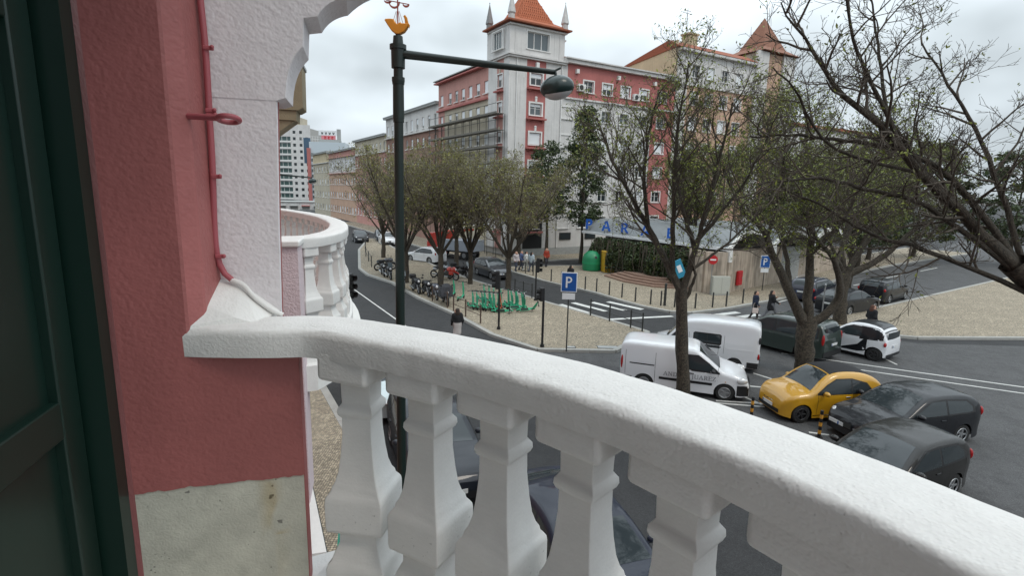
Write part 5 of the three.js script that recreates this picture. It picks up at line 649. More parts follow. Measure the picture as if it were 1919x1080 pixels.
const saloon = { ...wagon, L: 4.5, paint: PB, bars: [], rw: [-1.95, -1.2, 0.12], top: [[-2.25, 0.8], [-2.2, 0.98], [-2.0, 1.03], [-1.85, 1.05], [-1.2, 1.36], [-0.8, 1.43], [-0.1, 1.44], [0.3, 1.35], [0.75, 1.13], [1.05, 0.99], [1.25, 0.94], [1.75, 0.86], [2.08, 0.72], [2.22, 0.56], [2.25, 0.45]], windows: [[[-1.5, 1.03, 1.14], [-1.2, 1.01, 1.27], [-0.75, 1.0, 1.33], [-0.25, 0.99, 1.34]], [[-0.18, 0.99, 1.34], [0.2, 0.98, 1.3], [0.6, 0.98, 1.13], [0.9, 0.98, 1.01]]], surround: [], lights: [['headlight', 2.0, 0.7, 0.2, 0.08, 0.12, null, 0.1, 0.4], ['tail_light', -2.17, 0.86, 0.06, 0.1, 0.15, M.red, 0.06]] };
makeCar('estate_car', 'navy blue estate car with bright roof rails by the concrete wall', 'car', [21.1, 0, -36.6], ang(19.4, -35.3, 23.6, -38.6), wagon);
makeCar('saloon_car', 'black saloon parked on the corner, its boot towards the forked tree', 'car', [20.9, 0, -32.6], ang(19.0, -31.6, 23, -33.9), saloon);
makeCar('black_hatchback', 'black hatchback with pale sloping rear window, last in the row up the side street', 'car', [25.9, 0, -36.7], ang(24.2, -35.4, 28, -38.2), { ...wagon, paint: PB, L: 4.4, bars: [], plates: [], lights: [['tail_light', -2.12, 0.95, 0.06, 0.12, 0.16, M.red, 0.08]], windows: wagon.windows, });
// under the balcony, seen between the balusters
makeCar('black_saloon', 'black car parked right below the balcony, its bonnet seen between the balusters', 'car', [-1.95, 0, -12.8], ang(0, 0, 0.37, 0.93), { ...wagon, L: 4.5, bars: [], paint: paintM([0.012, 0.015, 0.022], { roughness: 0.5, clearcoat: 0.55, specularIntensity: 0.5 }), plates: [[1, 0.45]] });
makeCar('blue_black_car', 'blue black car below the balcony between the third and fourth balusters', 'car', [1.35, 0, -8.7], ang(0, 0, 0.37, 0.93), { ...saloon, L: 4.5, bars: [], paint: paintM([0.012, 0.016, 0.03], { roughness: 0.5, clearcoat: 0.55, specularIntensity: 0.5 }) });
makeCar('pale_car', 'pale blue car roof glimpsed beside the lamp post below the rail', 'car', [-3.85, 0, -17.1], ang(0, 0, 0.37, 0.93), { ...wagon, L: 4.2, bars: [], paint: paintM([0.5, 0.6, 0.62]) });
// distant traffic
const far = { ...hatch };
makeCar('white_car', 'white hatchback driving behind the motorbikes in the distance', 'car', [-8.3, 0, -51.0], ang(-7, -50.3, -10.2, -52.6), { ...far, paint: PW });
makeCar('grey_car', 'dark grey car coming along the middle road behind the green scooters', 'car', [-1.6, 0, -43.0], ang(-2.6, -44.6, -0.9, -41.6), { ...far, paint: PGy });
makeCar('silver_car', 'silver car parked by the evergreen trees behind the bottle bank', 'car', [9.1, 0, -52.9], ang(11, -53.8, 7, -52.2), { ...far, paint: PS });
makeCar('parked_car', 'black car parked far up the left street by the railing', 'car', [-19.6, 0, -68.5], ang(-20.5, -70.5, -18.8, -66.5), { ...far, paint: PB });
makeCar('parked_car', 'white car facing us far up the left street beside the lamp post', 'car', [-15.6, 0, -66.0], ang(-16.6, -68.5, -14.8, -64), { ...far, paint: PW });
makeCar('parked_car', 'dark car behind the white one far up the left street', 'car', [-17.2, 0, -70.2], ang(-18, -72.5, -16.4, -68), { ...far, paint: PGy });
{ // red flatbed truck far behind the trees
  const t = thing('red_truck', 'red truck with a grey flatbed across the middle road behind the trees', 'truck', [-6.0, 0, -54.6], ang(-4, -53.4, -8.2, -56));
  part('cab', [prism([[1.3, 0.6], [2.75, 0.6], [2.78, 1.4], [2.45, 2.5], [1.3, 2.6]], 2.0, 0.08).translate(0, 0, -1.0)], PR, t); part('windshield', bx(0.05, 0.8, 1.7, 2.66, 1.85, 0, 0, 0, 0.29), M.glass, t);
  for (const z of [1.005, -1.005]) part('side_window', bx(0.7, 0.6, 0.02, 1.95, 1.9, z), M.glass, t);
  part('cargo_box', rb(4.2, 1.1, 2.1, -0.9, 1.4, 0, 0.05), mat([0.34, 0.37, 0.42]), t); part('crane', [rb(1.2, 0.9, 1.5, 0.6, 2.3, 0, 0.1), rod(V(0.6, 2.6, 0), V(-2.4, 3.0, 0), 0.12)], mat([0.4, 0.04, 0.02]), t); part('chassis', bx(5.6, 0.25, 0.9, 0, 0.75, 0), M.black, t); part('bumper', bx(0.2, 0.35, 2.0, 2.8, 0.62, 0), M.trim, t);
  for (const x of [-2, 1.9]) for (const z of [0.9, -0.9]) { const w = part('wheel', cyl(0.45, 0.45, 0.28, x, 0.45, z, 20, Math.PI / 2), M.rubber, t); part('rim', cyl(0.24, 0.24, 0.3, x, 0.45, z, 12, Math.PI / 2), M.steel, w); }
}
for (const c of scene.children) delete c.__;
// ---------------------------------------------------------------- vaulted pavilion and its surroundings
{
  const P = thing('pavilion', 'vaulted concrete pavilion with white edged roof and board marked wall across the crossing', 'pavilion', [15, 0, -37]);
  const path = [[13.1, -39.2], [13.5, -37.2], [14.9, -36.9], [16.2, -38.5], [20.9, -42.2], [29, -49.6], [34, -54.5]].map(([x, z]) => [x - 15, z + 37]);
  for (let i = 0; i < path.length - 1; i++) { const [x0, z0] = path[i], [x1, z1] = path[i + 1], L = Math.hypot(x1 - x0, z1 - z0), a = ang(x0, z0, x1, z1), n = i < 2 ? 3 : Math.round(L / 1.15); for (let k = 0; k < n; k++) { const t = (k + 0.5) / n, h = 3.05 - (i > 3 ? 0.55 * (i - 4 + t) : 0); part('wall_panel', bx(L / n - 0.012, h, 0.3, x0 + (x1 - x0) * t, h / 2, z0 + (z1 - z0) * t, 0, a, 0), M.board, P); } }
  // three barrel vaults, axes running back along the left street direction
  const o = V(0, 3.2, 0.1), ax = V(-0.515, 0, -0.857), rt = V(0.857, 0, -0.515), D = 16.2, S = 5.0, rise = 1.15, th = 0.14;
  for (let v = 0; v < 3; v++) {
    const at = (t, d, e) => { const a = (t - 0.5) * 2, y = rise * (1 - a * a) + (e ? th : 0); return o.clone().addScaledVector(rt, S * (v + t)).addScaledVector(ax, d).add(V(0, y, 0)); };
    part('roof_vault', [grid((s, t) => at(t, D * s, 1), 6, 20), grid((s, t) => at(1 - t, D * s, 0), 6, 20)], mat([0.24, 0.255, 0.26], { map: T.facade, roughness: 0.8 }), P);
    part('roof_edge', [grid((s, t) => at(t, -0.05, 0).add(V(0, s * (th + 0.12) - 0.06, 0)), 1, 20), grid((s, t) => at(t, -0.05 + 0.2 * s, 1).add(V(0, 0.06, 0)), 1, 20), grid((s, t) => at(t, 0.15, 0).add(V(0, s * (th + 0.12) - 0.06, 0)), 1, 20)], mat([0.66, 0.65, 0.62], { side: THREE.DoubleSide }), P);
    const p0 = at(0, 0.1, 0); part('roof_post', rb(0.32, 1.0, 0.32, p0.x + 0.1, p0.y - 0.35, p0.z, 0.03, 1, 0, 0.54), M.trim, P);
  }
  { const p = o.clone().addScaledVector(ax, D / 2); part('fascia', bx(D, 0.2, 0.16, p.x - 0.1, p.y + 0.04, p.z, 0, Math.atan2(-ax.z, ax.x)), M.signWhite, P);  }
  { const p = o.clone().addScaledVector(ax, 9).addScaledVector(rt, 7); part('inner_wall', bx(15, 2.9, 8, p.x, 1.5, p.z, 0, Math.atan2(-ax.z, ax.x)), M.concrete, P); }
  // blue letters standing on the roof edge
  const font = await new FontLoader().loadAsync('fonts/droid/droid_sans_bold.typeface.json');
  const Lt = thing('roof_sign', 'blue letters standing in a row on the pavilion roof edge', 'sign', [11, 3.5, -40]);
  [['P', 14.5], ['A', 12.0], ['R', 9.65], ['A', 7.15], ['E', 4.55]].forEach(([c, d], i) => { const q = o.clone().addScaledVector(ax, d + 1).add(V(15, 0.35, -37)).sub(V(11, 3.5, -40)); const gq = new TextGeometry(c, { font, size: 0.92 - 0.03 * i, depth: 0.12, curveSegments: 5 }); gq.computeBoundingBox(); gq.translate(-gq.boundingBox.max.x / 2, 0, 0); const m = piece('letter', join(gq), M.letterBlue, Lt, q.x, q.y, q.z, -0.25); part('prop', [rod(V(-0.15, -0.35, 0), V(-0.15, 0.1, 0), 0.02), rod(V(0.15, -0.35, 0), V(0.15, 0.1, 0), 0.02)], M.iron, m); });
  // things on and before the wall
  const rbx = thing('fire_hose_cabinet', 'red metal cabinet fixed low on the concrete wall', 'cabinet', [16.35, 0.12, -38.35], 0.66); part('case', rb(0.62, 1.05, 0.16, 0, 0.95, 0.14, 0.02), M.signRed, rbx); part('door', rb(0.5, 0.9, 0.03, 0, 0.95, 0.23, 0.01), mat([0.42, 0.02, 0.025]), rbx); part('handle', bx(0.03, 0.12, 0.03, 0.18, 0.95, 0.26), M.steel, rbx);
  const cab = thing('utility_cabinet', 'pale grey utility cabinet standing against the concrete wall', 'cabinet', [14.45, 0.12, -36.55], 0.1); part('case', rb(1.25, 1.3, 0.34, 0, 0.65, 0, 0.02), mat([0.46, 0.47, 0.43], { map: T.white }), cab); part('door', [rb(0.56, 1.12, 0.02, -0.3, 0.66, 0.175, 0.008), rb(0.56, 1.12, 0.02, 0.3, 0.66, 0.175, 0.008)], mat([0.5, 0.51, 0.47], { map: T.white }), cab); part('plinth', bx(1.28, 0.08, 0.38, 0, 0.02, 0), M.concrete, cab);
  const rs = thing('no_entry_sign', 'small round red sign on a stem against the top of the concrete wall', 'sign', [13.75, 0.12, -36.5]); part('post', cyl(0.03, 0.03, 2.4, 0, 1.2, 0, 8), M.steel, rs); part('disc', cyl(0.32, 0.32, 0.03, 0, 2.45, 0.05, 24, Math.PI / 2), M.signRed, rs); part('bar', bx(0.4, 0.1, 0.02, 0, 2.45, 0.07), M.signWhite, rs);
  const ms = thing('information_sign', 'tilted blue panel glimpsed beside the dark tree trunk', 'sign', [11.2, 0.12, -35.6], 0.1); part('post', cyl(0.03, 0.03, 1.5, 0, 0.75, 0, 8), M.steel, ms); part('panel', rb(0.62, 1.25, 0.05, 0, 1.9, 0.05, 0.03, 2, 0, 0, 0.45), mat([0.03, 0.24, 0.38], { roughness: 0.3 }), ms); part('mark', rb(0.3, 0.5, 0.02, 0, 1.9, 0.085, 0.01, 1, 0, 0, 0.45), M.signWhite, ms);
  // planted bank below the canopy
  { const r = mulberry(5), lv = new Leaves(), g = thing('hedge', 'dark climbing hedge hanging below the pavilion canopy', 'hedge', [10.5, 0, -42]); for (let i = 0; i < 15000; i++) { const t = r(), d = 3.2 + t * 10.6, w = r(), q = o.clone().addScaledVector(ax, d - 0.2).addScaledVector(rt, -0.4 - 1.3 * w * (0.5 + 0.5 * Math.sin(d * 1.3) ** 2)).add(V(15 - 10.5, 0, -37 + 42)); q.y = 0.25 + 2.75 * Math.sqrt(r()) * (1 - 0.5 * w * w); const f = 0.6 + 0.7 * r(); lv.add(q, 0.1 + 0.06 * r(), r, DK[Math.floor(r() * 4)].map(c => c * f * (i % 17 ? 0.85 : 1.6))); } part('foliage', lv.geo(), leafMatDark, g).userData.kind = 'stuff'; const st = new Wood(); for (let i = 0; i < 60; i++) { const d = 3.4 + 10 * r(), a = o.clone().addScaledVector(ax, d).addScaledVector(rt, -0.6 - r()).add(V(4.5, -0.3, 5)); st.tube([a, a.clone().add(V(r() * 0.5 - 0.25, -1.4, r() * 0.5 - 0.25)), V(a.x + r() - 0.5, 0.2, a.z + r() - 0.5)], 0.025, 0.02, 4); } part('stems', st.geo(), M.twig, g).userData.kind = 'stuff'; }
  { const g = thing('brick_planter', 'low curved brick red planter bank in front of the hedge', 'planter', [9.5, 0.1, -41.5]); const pts = [[7.6, -43.7], [8.6, -41.0], [10.4, -38.9], [11.6, -38.6], [12.9, -38.4], [12.6, -40.4], [11, -42.4], [9.2, -45.2]].map(([x, z]) => [x - 9.5, -(z + 41.5)]); const m = mat([0.3, 0.19, 0.14], { map: T.patch, bumpMap: T.rough, bumpScale: 0.01 }); const g2 = []; for (let k = 0; k < 4; k++) { const f = 1 - k * 0.11; part('course', prism(pts.map(([x, y]) => [x * f + 0.28 * k, y * f + 0.1 * k]), 0.135).rotateX(-Math.PI / 2).translate(0, 0.14 * k, 0), m, g); } }
  const bb = thing('bottle_bank', 'round green bottle bank on the square before the silver car', 'recycling bin', [7.0, 0.12, -47.0]); part('body', lathe([[0.72, 0], [0.8, 0.1], [0.82, 1.0], [0.7, 1.4], [0.4, 1.68], [0, 1.75]], 22), mat([0.01, 0.2, 0.085], { roughness: 0.4 }), bb); part('band', lathe([[0.835, 0.62], [0.84, 0.64], [0.84, 0.74], [0.835, 0.76]], 22), mat([0.02, 0.28, 0.12]), bb); part('opening', cyl(0.11, 0.11, 0.06, 0.25, 1.22, 0.71, 14, Math.PI / 2 - 0.3), M.black, bb);
  const yb = thing('yellow_bin', 'tall yellow patterned recycling bin next to the green bottle bank', 'recycling bin', [8.3, 0.12, -46.2], 0.2); part('body', rb(0.95, 1.7, 0.9, 0, 0.85, 0, 0.06), mat([0.6, 0.36, 0.03], { map: T.patch, roughness: 0.5 }), yb); for (let k = 0; k < 6; k++) part('motif', cyl(0.13, 0.13, 0.02, -0.28 + 0.28 * (k % 3), 0.55 + 0.6 * (k > 2), 0.455, 9, Math.PI / 2), k % 2 ? M.rust : M.gold, yb); part('lid', rb(1.0, 0.14, 0.95, 0, 1.76, 0, 0.04), mat([0.5, 0.3, 0.03]), yb);
}
// ---------------------------------------------------------------- bollards, railings, signs, lights
{
  const b0 = [[5.2, -37.4], [5.9, -36.7], [6.6, -35.6], [7.3, -34.8], [7.9, -33.5], [8.7, -32.8], [9.25, -32.45], [10.0, -32.1], [11.2, -31.9], [12.4, -32.3], [13.4, -32.7], [14.9, -33.8], [4.4, -38.5], [3.7, -39.6], [3.0, -40.6]]; let proto;
  b0.forEach(([x, z], i) => { if (!i) { proto = thing('bollard', 'dark slim iron bollard in the row along the kerb of the square', 'bollard', [x, 0.12, z], 0, 'bollards along the kerb of the square'); part('post', [cyl(0.045, 0.05, 0.92, 0, 0.46, 0, 10), sph(0.05, 0.03, 0.05, 0, 0.92, 0)], M.iron, proto); part('collar', cyl(0.055, 0.055, 0.03, 0, 0.8, 0, 10), M.iron, proto); } else dup(proto, [x, 0.12, z], 0); });
  const ORD = ['first', 'second', 'third', 'fourth', 'fifth', 'sixth', 'seventh', 'eighth', 'ninth', 'tenth', 'eleventh', 'twelfth', 'thirteenth', 'fourteenth', 'fifteenth']; scene.children.filter(c => /^bollard/.test(c.name) && c.userData.group).sort((a, b) => a.position.x - b.position.x).forEach((c, i) => { c.userData.label = `${ORD[i]} slim iron bollard from the left along the kerb of the square`; });
  const tall = thing('bollard', 'taller thick dark post standing in the bollard row near the crossing', 'bollard', [9.5, 0.12, -32.5]); part('post', cyl(0.075, 0.085, 1.35, 0, 0.67, 0, 12), M.iron, tall); part('cap', sph(0.08, 0.05, 0.08, 0, 1.36, 0), M.iron, tall);
  function railing(label, pts, y, m = M.iron) { const [x0, z0] = pts[0], g = thing('railing', label, 'railing', [x0, y, z0]); pts.forEach(([x, z], i) => { part('post', [cyl(0.04, 0.04, 0.95, x - x0, 0.475, z - z0, 8), sph(0.045, 0.03, 0.045, x - x0, 0.95, z - z0)], m, g); if (i) { const [u, v] = pts[i - 1]; for (const h of [0.86, 0.42]) part('rail', rod(V(u - x0, h, v - z0), V(x - x0, h, z - z0), 0.018, 6), m, g); } }); return g; }
  railing('low iron railing along the island kerb beside the zebra crossing', [[4.45, -29.35], [5.3, -28.1], [6.15, -26.75], [6.6, -26.1]], 0.12);
  railing('low brown railing on the island kerb before the green scooters', [[-3.3, -29.7], [-2.5, -28.45], [-1.6, -27.05]], 0.12, mat([0.09, 0.06, 0.045]));
  railing('low railing by the covered scooter on the island kerb', [[-4.9, -32.3], [-3.75, -30.5]], 0.12, mat([0.09, 0.06, 0.045]));
  railing('iron railing behind the scooters on the middle road side', [[0.2, -35.6], [0.75, -34.7], [1.3, -33.9]], 0.12);
  railing('railing around the square in front of the group of people', [[-0.6, -46.3], [0.3, -45.3], [1.1, -44.3], [1.7, -43.3]], 0.12);
  railing('long railing along the far left pavement up the street', [[-12.6, -46], [-13.8, -49.5], [-15, -53], [-16, -56.5], [-17, -60], [-18.2, -64.5]].map(([x, z]) => [x + 0.35, z]), 0.12);
  function pSign(label, [x, z], h, w, turn, plate) { const g = thing('parking_sign', label, 'parking sign', [x, 0.12, z], turn); part('post', cyl(0.03, 0.03, h, 0, h / 2, 0, 10), M.iron, g); const p = part('panel', rb(w, w * 1.25, 0.03, 0, h - w * 0.55, 0.045, 0.012), M.signWhite, g); part('field', rb(w - 0.07, w * 1.25 - 0.07, 0.012, 0, h - w * 0.55, 0.058, 0.005), M.blue, p); const s = w * 1.25, y = h - w * 0.55; part('letter', [bx(s * 0.085, s * 0.56, 0.008, -s * 0.12, y, 0.069), ...[0, 1, 2, 3, 4, 5, 6, 7].map(k => { const a0 = -Math.PI / 2 + Math.PI * (k + 0.5) / 8; return bx(s * 0.075, s * 0.085, 0.008, -s * 0.03 + Math.cos(a0) * s * 0.135, y + s * 0.125 + Math.sin(a0) * s * 0.12, 0.0688 + k * 0.0001, 0, 0, a0); }), bx(s * 0.12, s * 0.07, 0.008, -s * 0.065, y + s * 0.245, 0.0691), bx(s * 0.12, s * 0.07, 0.008, -s * 0.065, y + s * 0.005, 0.0692)], M.signWhite, p); if (plate) part('lower_plate', rb(w * 0.8, w * 0.4, 0.02, 0, y - w * 0.9, 0.045, 0.008), M.signWhite, g); return g; }
  pSign('blue parking sign on a thin post at the front of the island', [2.42, -22.35], 3.45, 0.68, -0.12, true);
  pSign('blue parking sign before the concrete wall', [18.3, -38.5], 2.55, 0.72, 0, true);
  pSign('small blue parking sign seen edge on over a looped post beside the corner tree', [19.2, -30.1], 2.75, 0.42, 0.9, false);
  { const g = thing('bicycle_stand', 'looped grey steel post on the corner pavement', 'post', [18.75, 0.12, -30.2]); part('hoop', tubeGeo([V(-0.22, 0, 0), V(-0.2, 1.6, 0), V(-0.12, 2.1, 0), V(0.08, 2.25, 0), V(0.22, 2.05, 0), V(0.2, 1.75, 0)], 0.03, 40, 8), M.steel, g); part('foot', cyl(0.09, 0.1, 0.05, -0.22, 0.025, 0, 12), M.steel, g); }
  { const g = thing('meter_post', 'short pale metal post at the corner behind the saloon', 'post', [18.55, 0.12, -31.2]); part('post', cyl(0.035, 0.04, 1.7, 0, 0.85, 0, 8), M.steel, g); part('cap', sph(0.055, 0.09, 0.055, 0, 1.72, 0), M.steel, g); }
  function trafficLight(label, [x, z], h, turn, lamps = 2) { const g = thing('traffic_light', label, 'traffic light', [x, 0.12, z], turn); part('post', [cyl(0.05, 0.055, h, 0, h / 2, 0, 12), cyl(0.09, 0.1, 0.12, 0, 0.06, 0, 12)], M.black, g); const hd = part('housing', rb(0.26, 0.3 * lamps, 0.2, 0.0, h + 0.05 - 0.15 * lamps + 0.15, 0.1, 0.03), M.black, g); for (let k = 0; k < lamps; k++) part('visor', new THREE.CylinderGeometry(0.1, 0.11, 0.2, 14, 1, true, 0, Math.PI * 1.3).rotateX(Math.PI / 2).rotateZ(-0.55).translate(0, h + 0.2 - 0.15 - 0.29 * k, 0.28), mat([0.012, 0.012, 0.012], { side: THREE.DoubleSide }), hd); for (let k = 0; k < lamps; k++) part('lens', cyl(0.085, 0.085, 0.02, 0, h + 0.05 - 0.29 * k, 0.205, 14, Math.PI / 2), M.iron, hd); return g; }
  trafficLight('short black pedestrian signal at the front of the island, left of the parking sign', [1.4, -23.0], 2.5, -1.2);
  trafficLight('black traffic light standing before the green scooters', [-0.62, -25.9], 2.75, -1.5, 3);
  trafficLight('black traffic light on the island by the middle road', [1.5, -33.2], 2.5, 1.4, 3);
  trafficLight('black traffic light beside the neighbouring balcony', [-5.75, -18.3], 3.7, 1.2, 3);
  function striped(label, [x, z]) { const g = thing('marker_post', label, 'marker post', [x, 0.0, z], 0, undefined); for (let k = 0; k < 7; k++) part('band', cyl(0.045, 0.045, 0.12, 0, 0.06 + k * 0.12, 0, 12), k % 2 ? mat([0.55, 0.26, 0.03]) : M.black, g); part('foot', cyl(0.1, 0.11, 0.03, 0, 0.015, 0, 12), M.black, g); }
  striped('black and yellow striped flexible post before the nose of the yellow car', [7.55, -15.7]); striped('striped flexible post at the near corner of the black hatchback bumper', [9.3, -13.5]); striped('striped flexible post further left of the black hatchback grille', [9.15, -14.75]);
}
{ const L = streetLamp('second dark street lamp further up the left street, mostly behind the neighbouring balcony', [-14.6, 0, -33], 0, 7.85, 2.3); }
// ---------------------------------------------------------------- scooters and motorbikes
const mint = mat([0.04, 0.4, 0.22], { roughness: 0.4 }), mintDark = mat([0.03, 0.26, 0.16], { roughness: 0.4 });
function eScooter(label) {
  const g = thing('electric_scooter', label, 'electric scooter', [0, 0, 0], 0, 'green hire scooters parked on the island');
  part('deck', [rb(0.64, 0.075, 0.17, -0.08, 0.165, 0, 0.03), rb(0.2, 0.06, 0.1, 0.3, 0.2, 0, 0.02, 1, 0, 0, 0.5)], mint, g); part('deck_mat', rb(0.5, 0.012, 0.13, -0.1, 0.2, 0, 0.005), M.rubber, g);
  part('stem', [rod(V(0.46, 0.2, 0), V(0.33, 1.08, 0), 0.05, 10, 0.042), rb(0.1, 0.2, 0.09, 0.45, 0.34, 0, 0.03)], mint, g); part('battery', rb(0.1, 0.4, 0.11, 0.44, 0.62, 0, 0.03, 2, 0, 0, 0.147), mintDark, g);
  const hb = part('handlebar', [rod(V(0.33, 1.1, -0.27), V(0.33, 1.1, 0.27), 0.017, 8), rb(0.09, 0.05, 0.12, 0.34, 1.11, 0, 0.02)], M.black, g); for (const z of [-0.23, 0.23]) part('grip', rod(V(0.31, 1.1, z - 0.06), V(0.31, 1.1, z + 0.06), 0.024, 8), M.rubber, hb); part('brake_lever', [rod(V(0.36, 1.1, 0.2), V(0.4, 1.06, 0.1), 0.008), rod(V(0.36, 1.1, -0.2), V(0.4, 1.06, -0.1), 0.008)], M.steel, hb);
  part('mudguard', new THREE.TorusGeometry(0.135, 0.035, 6, 12, 2.2).rotateZ(0.6).translate(-0.48, 0.12, 0), mint, g); part('mudguard', new THREE.TorusGeometry(0.135, 0.035, 6, 12, 2.0).rotateZ(0.5).translate(0.5, 0.12, 0), mint, g);
  for (const x of [-0.48, 0.5]) { const w = part('wheel', new THREE.TorusGeometry(0.09, 0.032, 8, 20).translate(x, 0.122, 0), M.rubber, g); part('hub', cyl(0.06, 0.06, 0.05, x, 0.122, 0, 14, Math.PI / 2), M.iron, w); }
  part('kick_stand', rod(V(-0.05, 0.14, 0.08), V(-0.12, 0.0, 0.2), 0.012), M.steel, g); part('headlight', sph(0.035, 0.035, 0.035, 0.41, 1.02, 0), M.lamp, g);
  return g;
}
{ const r = mulberry(21), S = [[-3.9, -33.6, 1.2, 'green hire scooter standing alone nearest the covered motorbike'], [-3.2, -32.9, 1.3, 'single green hire scooter just left of the crowded group']]; let p = null; const put = (x, z, a, l, roll = 0) => { if (!p) { p = eScooter(l); p.position.set(x, 0.12, z); p.rotation.y = a; } else { const c = dup(p, [x, 0.12, z], a, l); if (roll) { c.rotation.order = 'YXZ'; c.rotation.x = roll; c.position.y += 0.06; } } };
  for (const s of S) put(...s);
  const crowd = 'green hire scooter packed in the crowded row on the island';
  for (let i = 0; i < 7; i++) put(-2.4 + i * 0.25, -30.6 + 0.08 * i + 0.12 * r(), -1.15 + 0.35 * (r() - 0.5), crowd);
  for (let i = 0; i < 7; i++) put(-1.9 + i * 0.4, -32.6 + 0.3 * i + 0.2 * r(), -1.3 + 0.6 * (r() - 0.5), crowd);
  for (let i = 0; i < 3; i++) put(-0.35 + i * 0.32, -30.9 + 0.15 * i, -0.7 + 0.3 * r(), crowd);
  put(-0.55, -29.75, 0.1, 'green hire scooter lying on its side at the front of the crowd', 1.25); put(0.75, -30.0, 0.5, 'rightmost green hire scooter, tipped over at the end of the row', 0.95); put(0.25, -30.3, 0.2, 'green hire scooter leaning over beside the tipped one at the right end', 0.6); }
{ const W9 = ['first', 'second', 'third', 'fourth', 'fifth', 'sixth', 'seventh', 'eighth', 'ninth', 'tenth', 'eleventh', 'twelfth', 'thirteenth', 'fourteenth', 'fifteenth', 'sixteenth', 'seventeenth', 'eighteenth']; scene.children.filter(c => /packed in the crowded/.test(c.userData.label ?? '')).sort((a, b) => a.position.x / -a.position.z - b.position.x / -b.position.z).forEach((c, i) => { c.userData.label = `${W9[i]} upright green hire scooter from the left in the crowd on the island`; }); }
{ const c = thing('push_scooter', 'orange red scooter frame among the green hire scooters', 'electric scooter', [-0.75, 0.12, -30.2], -0.9); const om = mat([0.5, 0.09, 0.03]); part('stem', rod(V(0.3, 0.15, 0), V(0.1, 1.0, 0), 0.03, 8), om, c); part('deck', rb(0.6, 0.06, 0.15, 0, 0.15, 0, 0.02), om, c); part('handlebar', rod(V(0.1, 1.0, -0.24), V(0.1, 1.0, 0.24), 0.016), M.black, c); for (const x of [-0.35, 0.35]) part('wheel', new THREE.TorusGeometry(0.09, 0.03, 8, 18).translate(x, 0.12, 0), M.rubber, c); }
function motorbike(label, [x, z], turn, o = {}) {
  const g = thing('motorbike', label, 'motorbike', [x, 0.12, z], turn), p = o.paint ?? PB;
  for (const u of [-0.66, 0.68]) { const w = part('wheel', new THREE.TorusGeometry(0.25, 0.06, 8, 24).translate(u, 0.3, 0), M.rubber, g); part('rim', [cyl(0.08, 0.08, 0.1, u, 0.3, 0, 12, Math.PI / 2), new THREE.TorusGeometry(0.2, 0.014, 6, 22).translate(u, 0.3, 0), ...[0, 1, 2, 3, 4].map(k => rod(V(u, 0.3, 0), V(u + 0.2 * Math.cos(k * 1.2566), 0.3 + 0.2 * Math.sin(k * 1.2566), 0), 0.013, 5))], M.steel, w); }
  part('frame', [rb(0.5, 0.34, 0.28, 0.0, 0.42, 0, 0.06), rod(V(-0.66, 0.3, 0.1), V(0, 0.4, 0.12), 0.03), rod(V(-0.66, 0.3, -0.1), V(0, 0.4, -0.12), 0.03)], M.iron, g);
  part('fork', [rod(V(0.68, 0.3, 0.09), V(0.42, 0.95, 0.09), 0.025), rod(V(0.68, 0.3, -0.09), V(0.42, 0.95, -0.09), 0.025)], M.steel, g);
  part('fairing', [sph(0.3, 0.2, 0.19, 0.18, 0.82, 0), sph(0.2, 0.24, 0.2, 0.5, 0.8, 0), sph(0.24, 0.14, 0.16, -0.5, 0.72, 0), rb(0.4, 0.3, 0.34, 0.32, 0.55, 0, 0.1)], p, g);
  part('seat', [sph(0.42, 0.09, 0.16, -0.3, 0.83, 0)], M.rubber, g); part('exhaust', rod(V(0.1, 0.28, 0.17), V(-0.7, 0.36, 0.19), 0.045, 10, 0.055), M.steel, g);
  const hb = part('handlebar', [rod(V(0.4, 1.0, -0.36), V(0.43, 1.03, 0), 0.016), rod(V(0.43, 1.03, 0), V(0.4, 1.0, 0.36), 0.016)], M.black, g); for (const s of [1, -1]) part('mirror', [rod(V(0.42, 1.02, s * 0.25), V(0.42, 1.2, s * 0.33), 0.008), sph(0.02, 0.05, 0.075, 0.42, 1.22, s * 0.34)], M.black, hb);
  part('headlight', sph(0.06, 0.09, 0.09, 0.68, 0.83, 0), M.lamp, g); if (o.screen) part('windscreen', rb(0.02, 0.36, 0.32, 0.58, 1.12, 0, 0.01, 2, 0, 0, 0.45), M.paneGrey, g); if (o.box) part('top_box', rb(0.38, 0.32, 0.42, -0.74, 0.98, 0, 0.08), M.black, g);
  part('mudguard', [new THREE.TorusGeometry(0.34, 0.05, 6, 14, 1.7).rotateZ(0.7).translate(0.68, 0.3, 0)], p, g); return g;
}
motorbike('black touring motorbike with chrome parts, in the row beside the lamp post', [-7.6, -36.3], -1.2, { screen: 1 });
motorbike('black motorbike with a top box, in the row right of the touring one', [-6.4, -35.0], -1.1, { box: 1 });
motorbike('low black motorbike between the top box one and the covered one', [-5.6, -34.2], -1.15);
motorbike('dark motorbike at the left end of the row, before the lamp post', [-10.2, -41.6], -1.2, { box: 1 });
motorbike('second dark motorbike from the left end of the row', [-9.4, -40.2], -1.15, { screen: 1 });
motorbike('grey scooter motorbike leaning near the island far kerb', [-10.7, -44.4], 0.6, { paint: PGy });
motorbike('red and black motorbike behind the straight trunk on the island', [-4.9, -40.2], -0.4, { paint: PR });
motorbike('silver trail motorbike next to the red and black one', [-5.5, -41.0], -0.3, { paint: PS, screen: 1 });
motorbike('black scooter nearest the middle road with a tall screen', [-4.0, -41.4], -0.5, { screen: 1, box: 1 });
motorbike('blue black motorbike standing behind the covered scooter', [-4.9, -33.2], -1.2, { paint: PN });
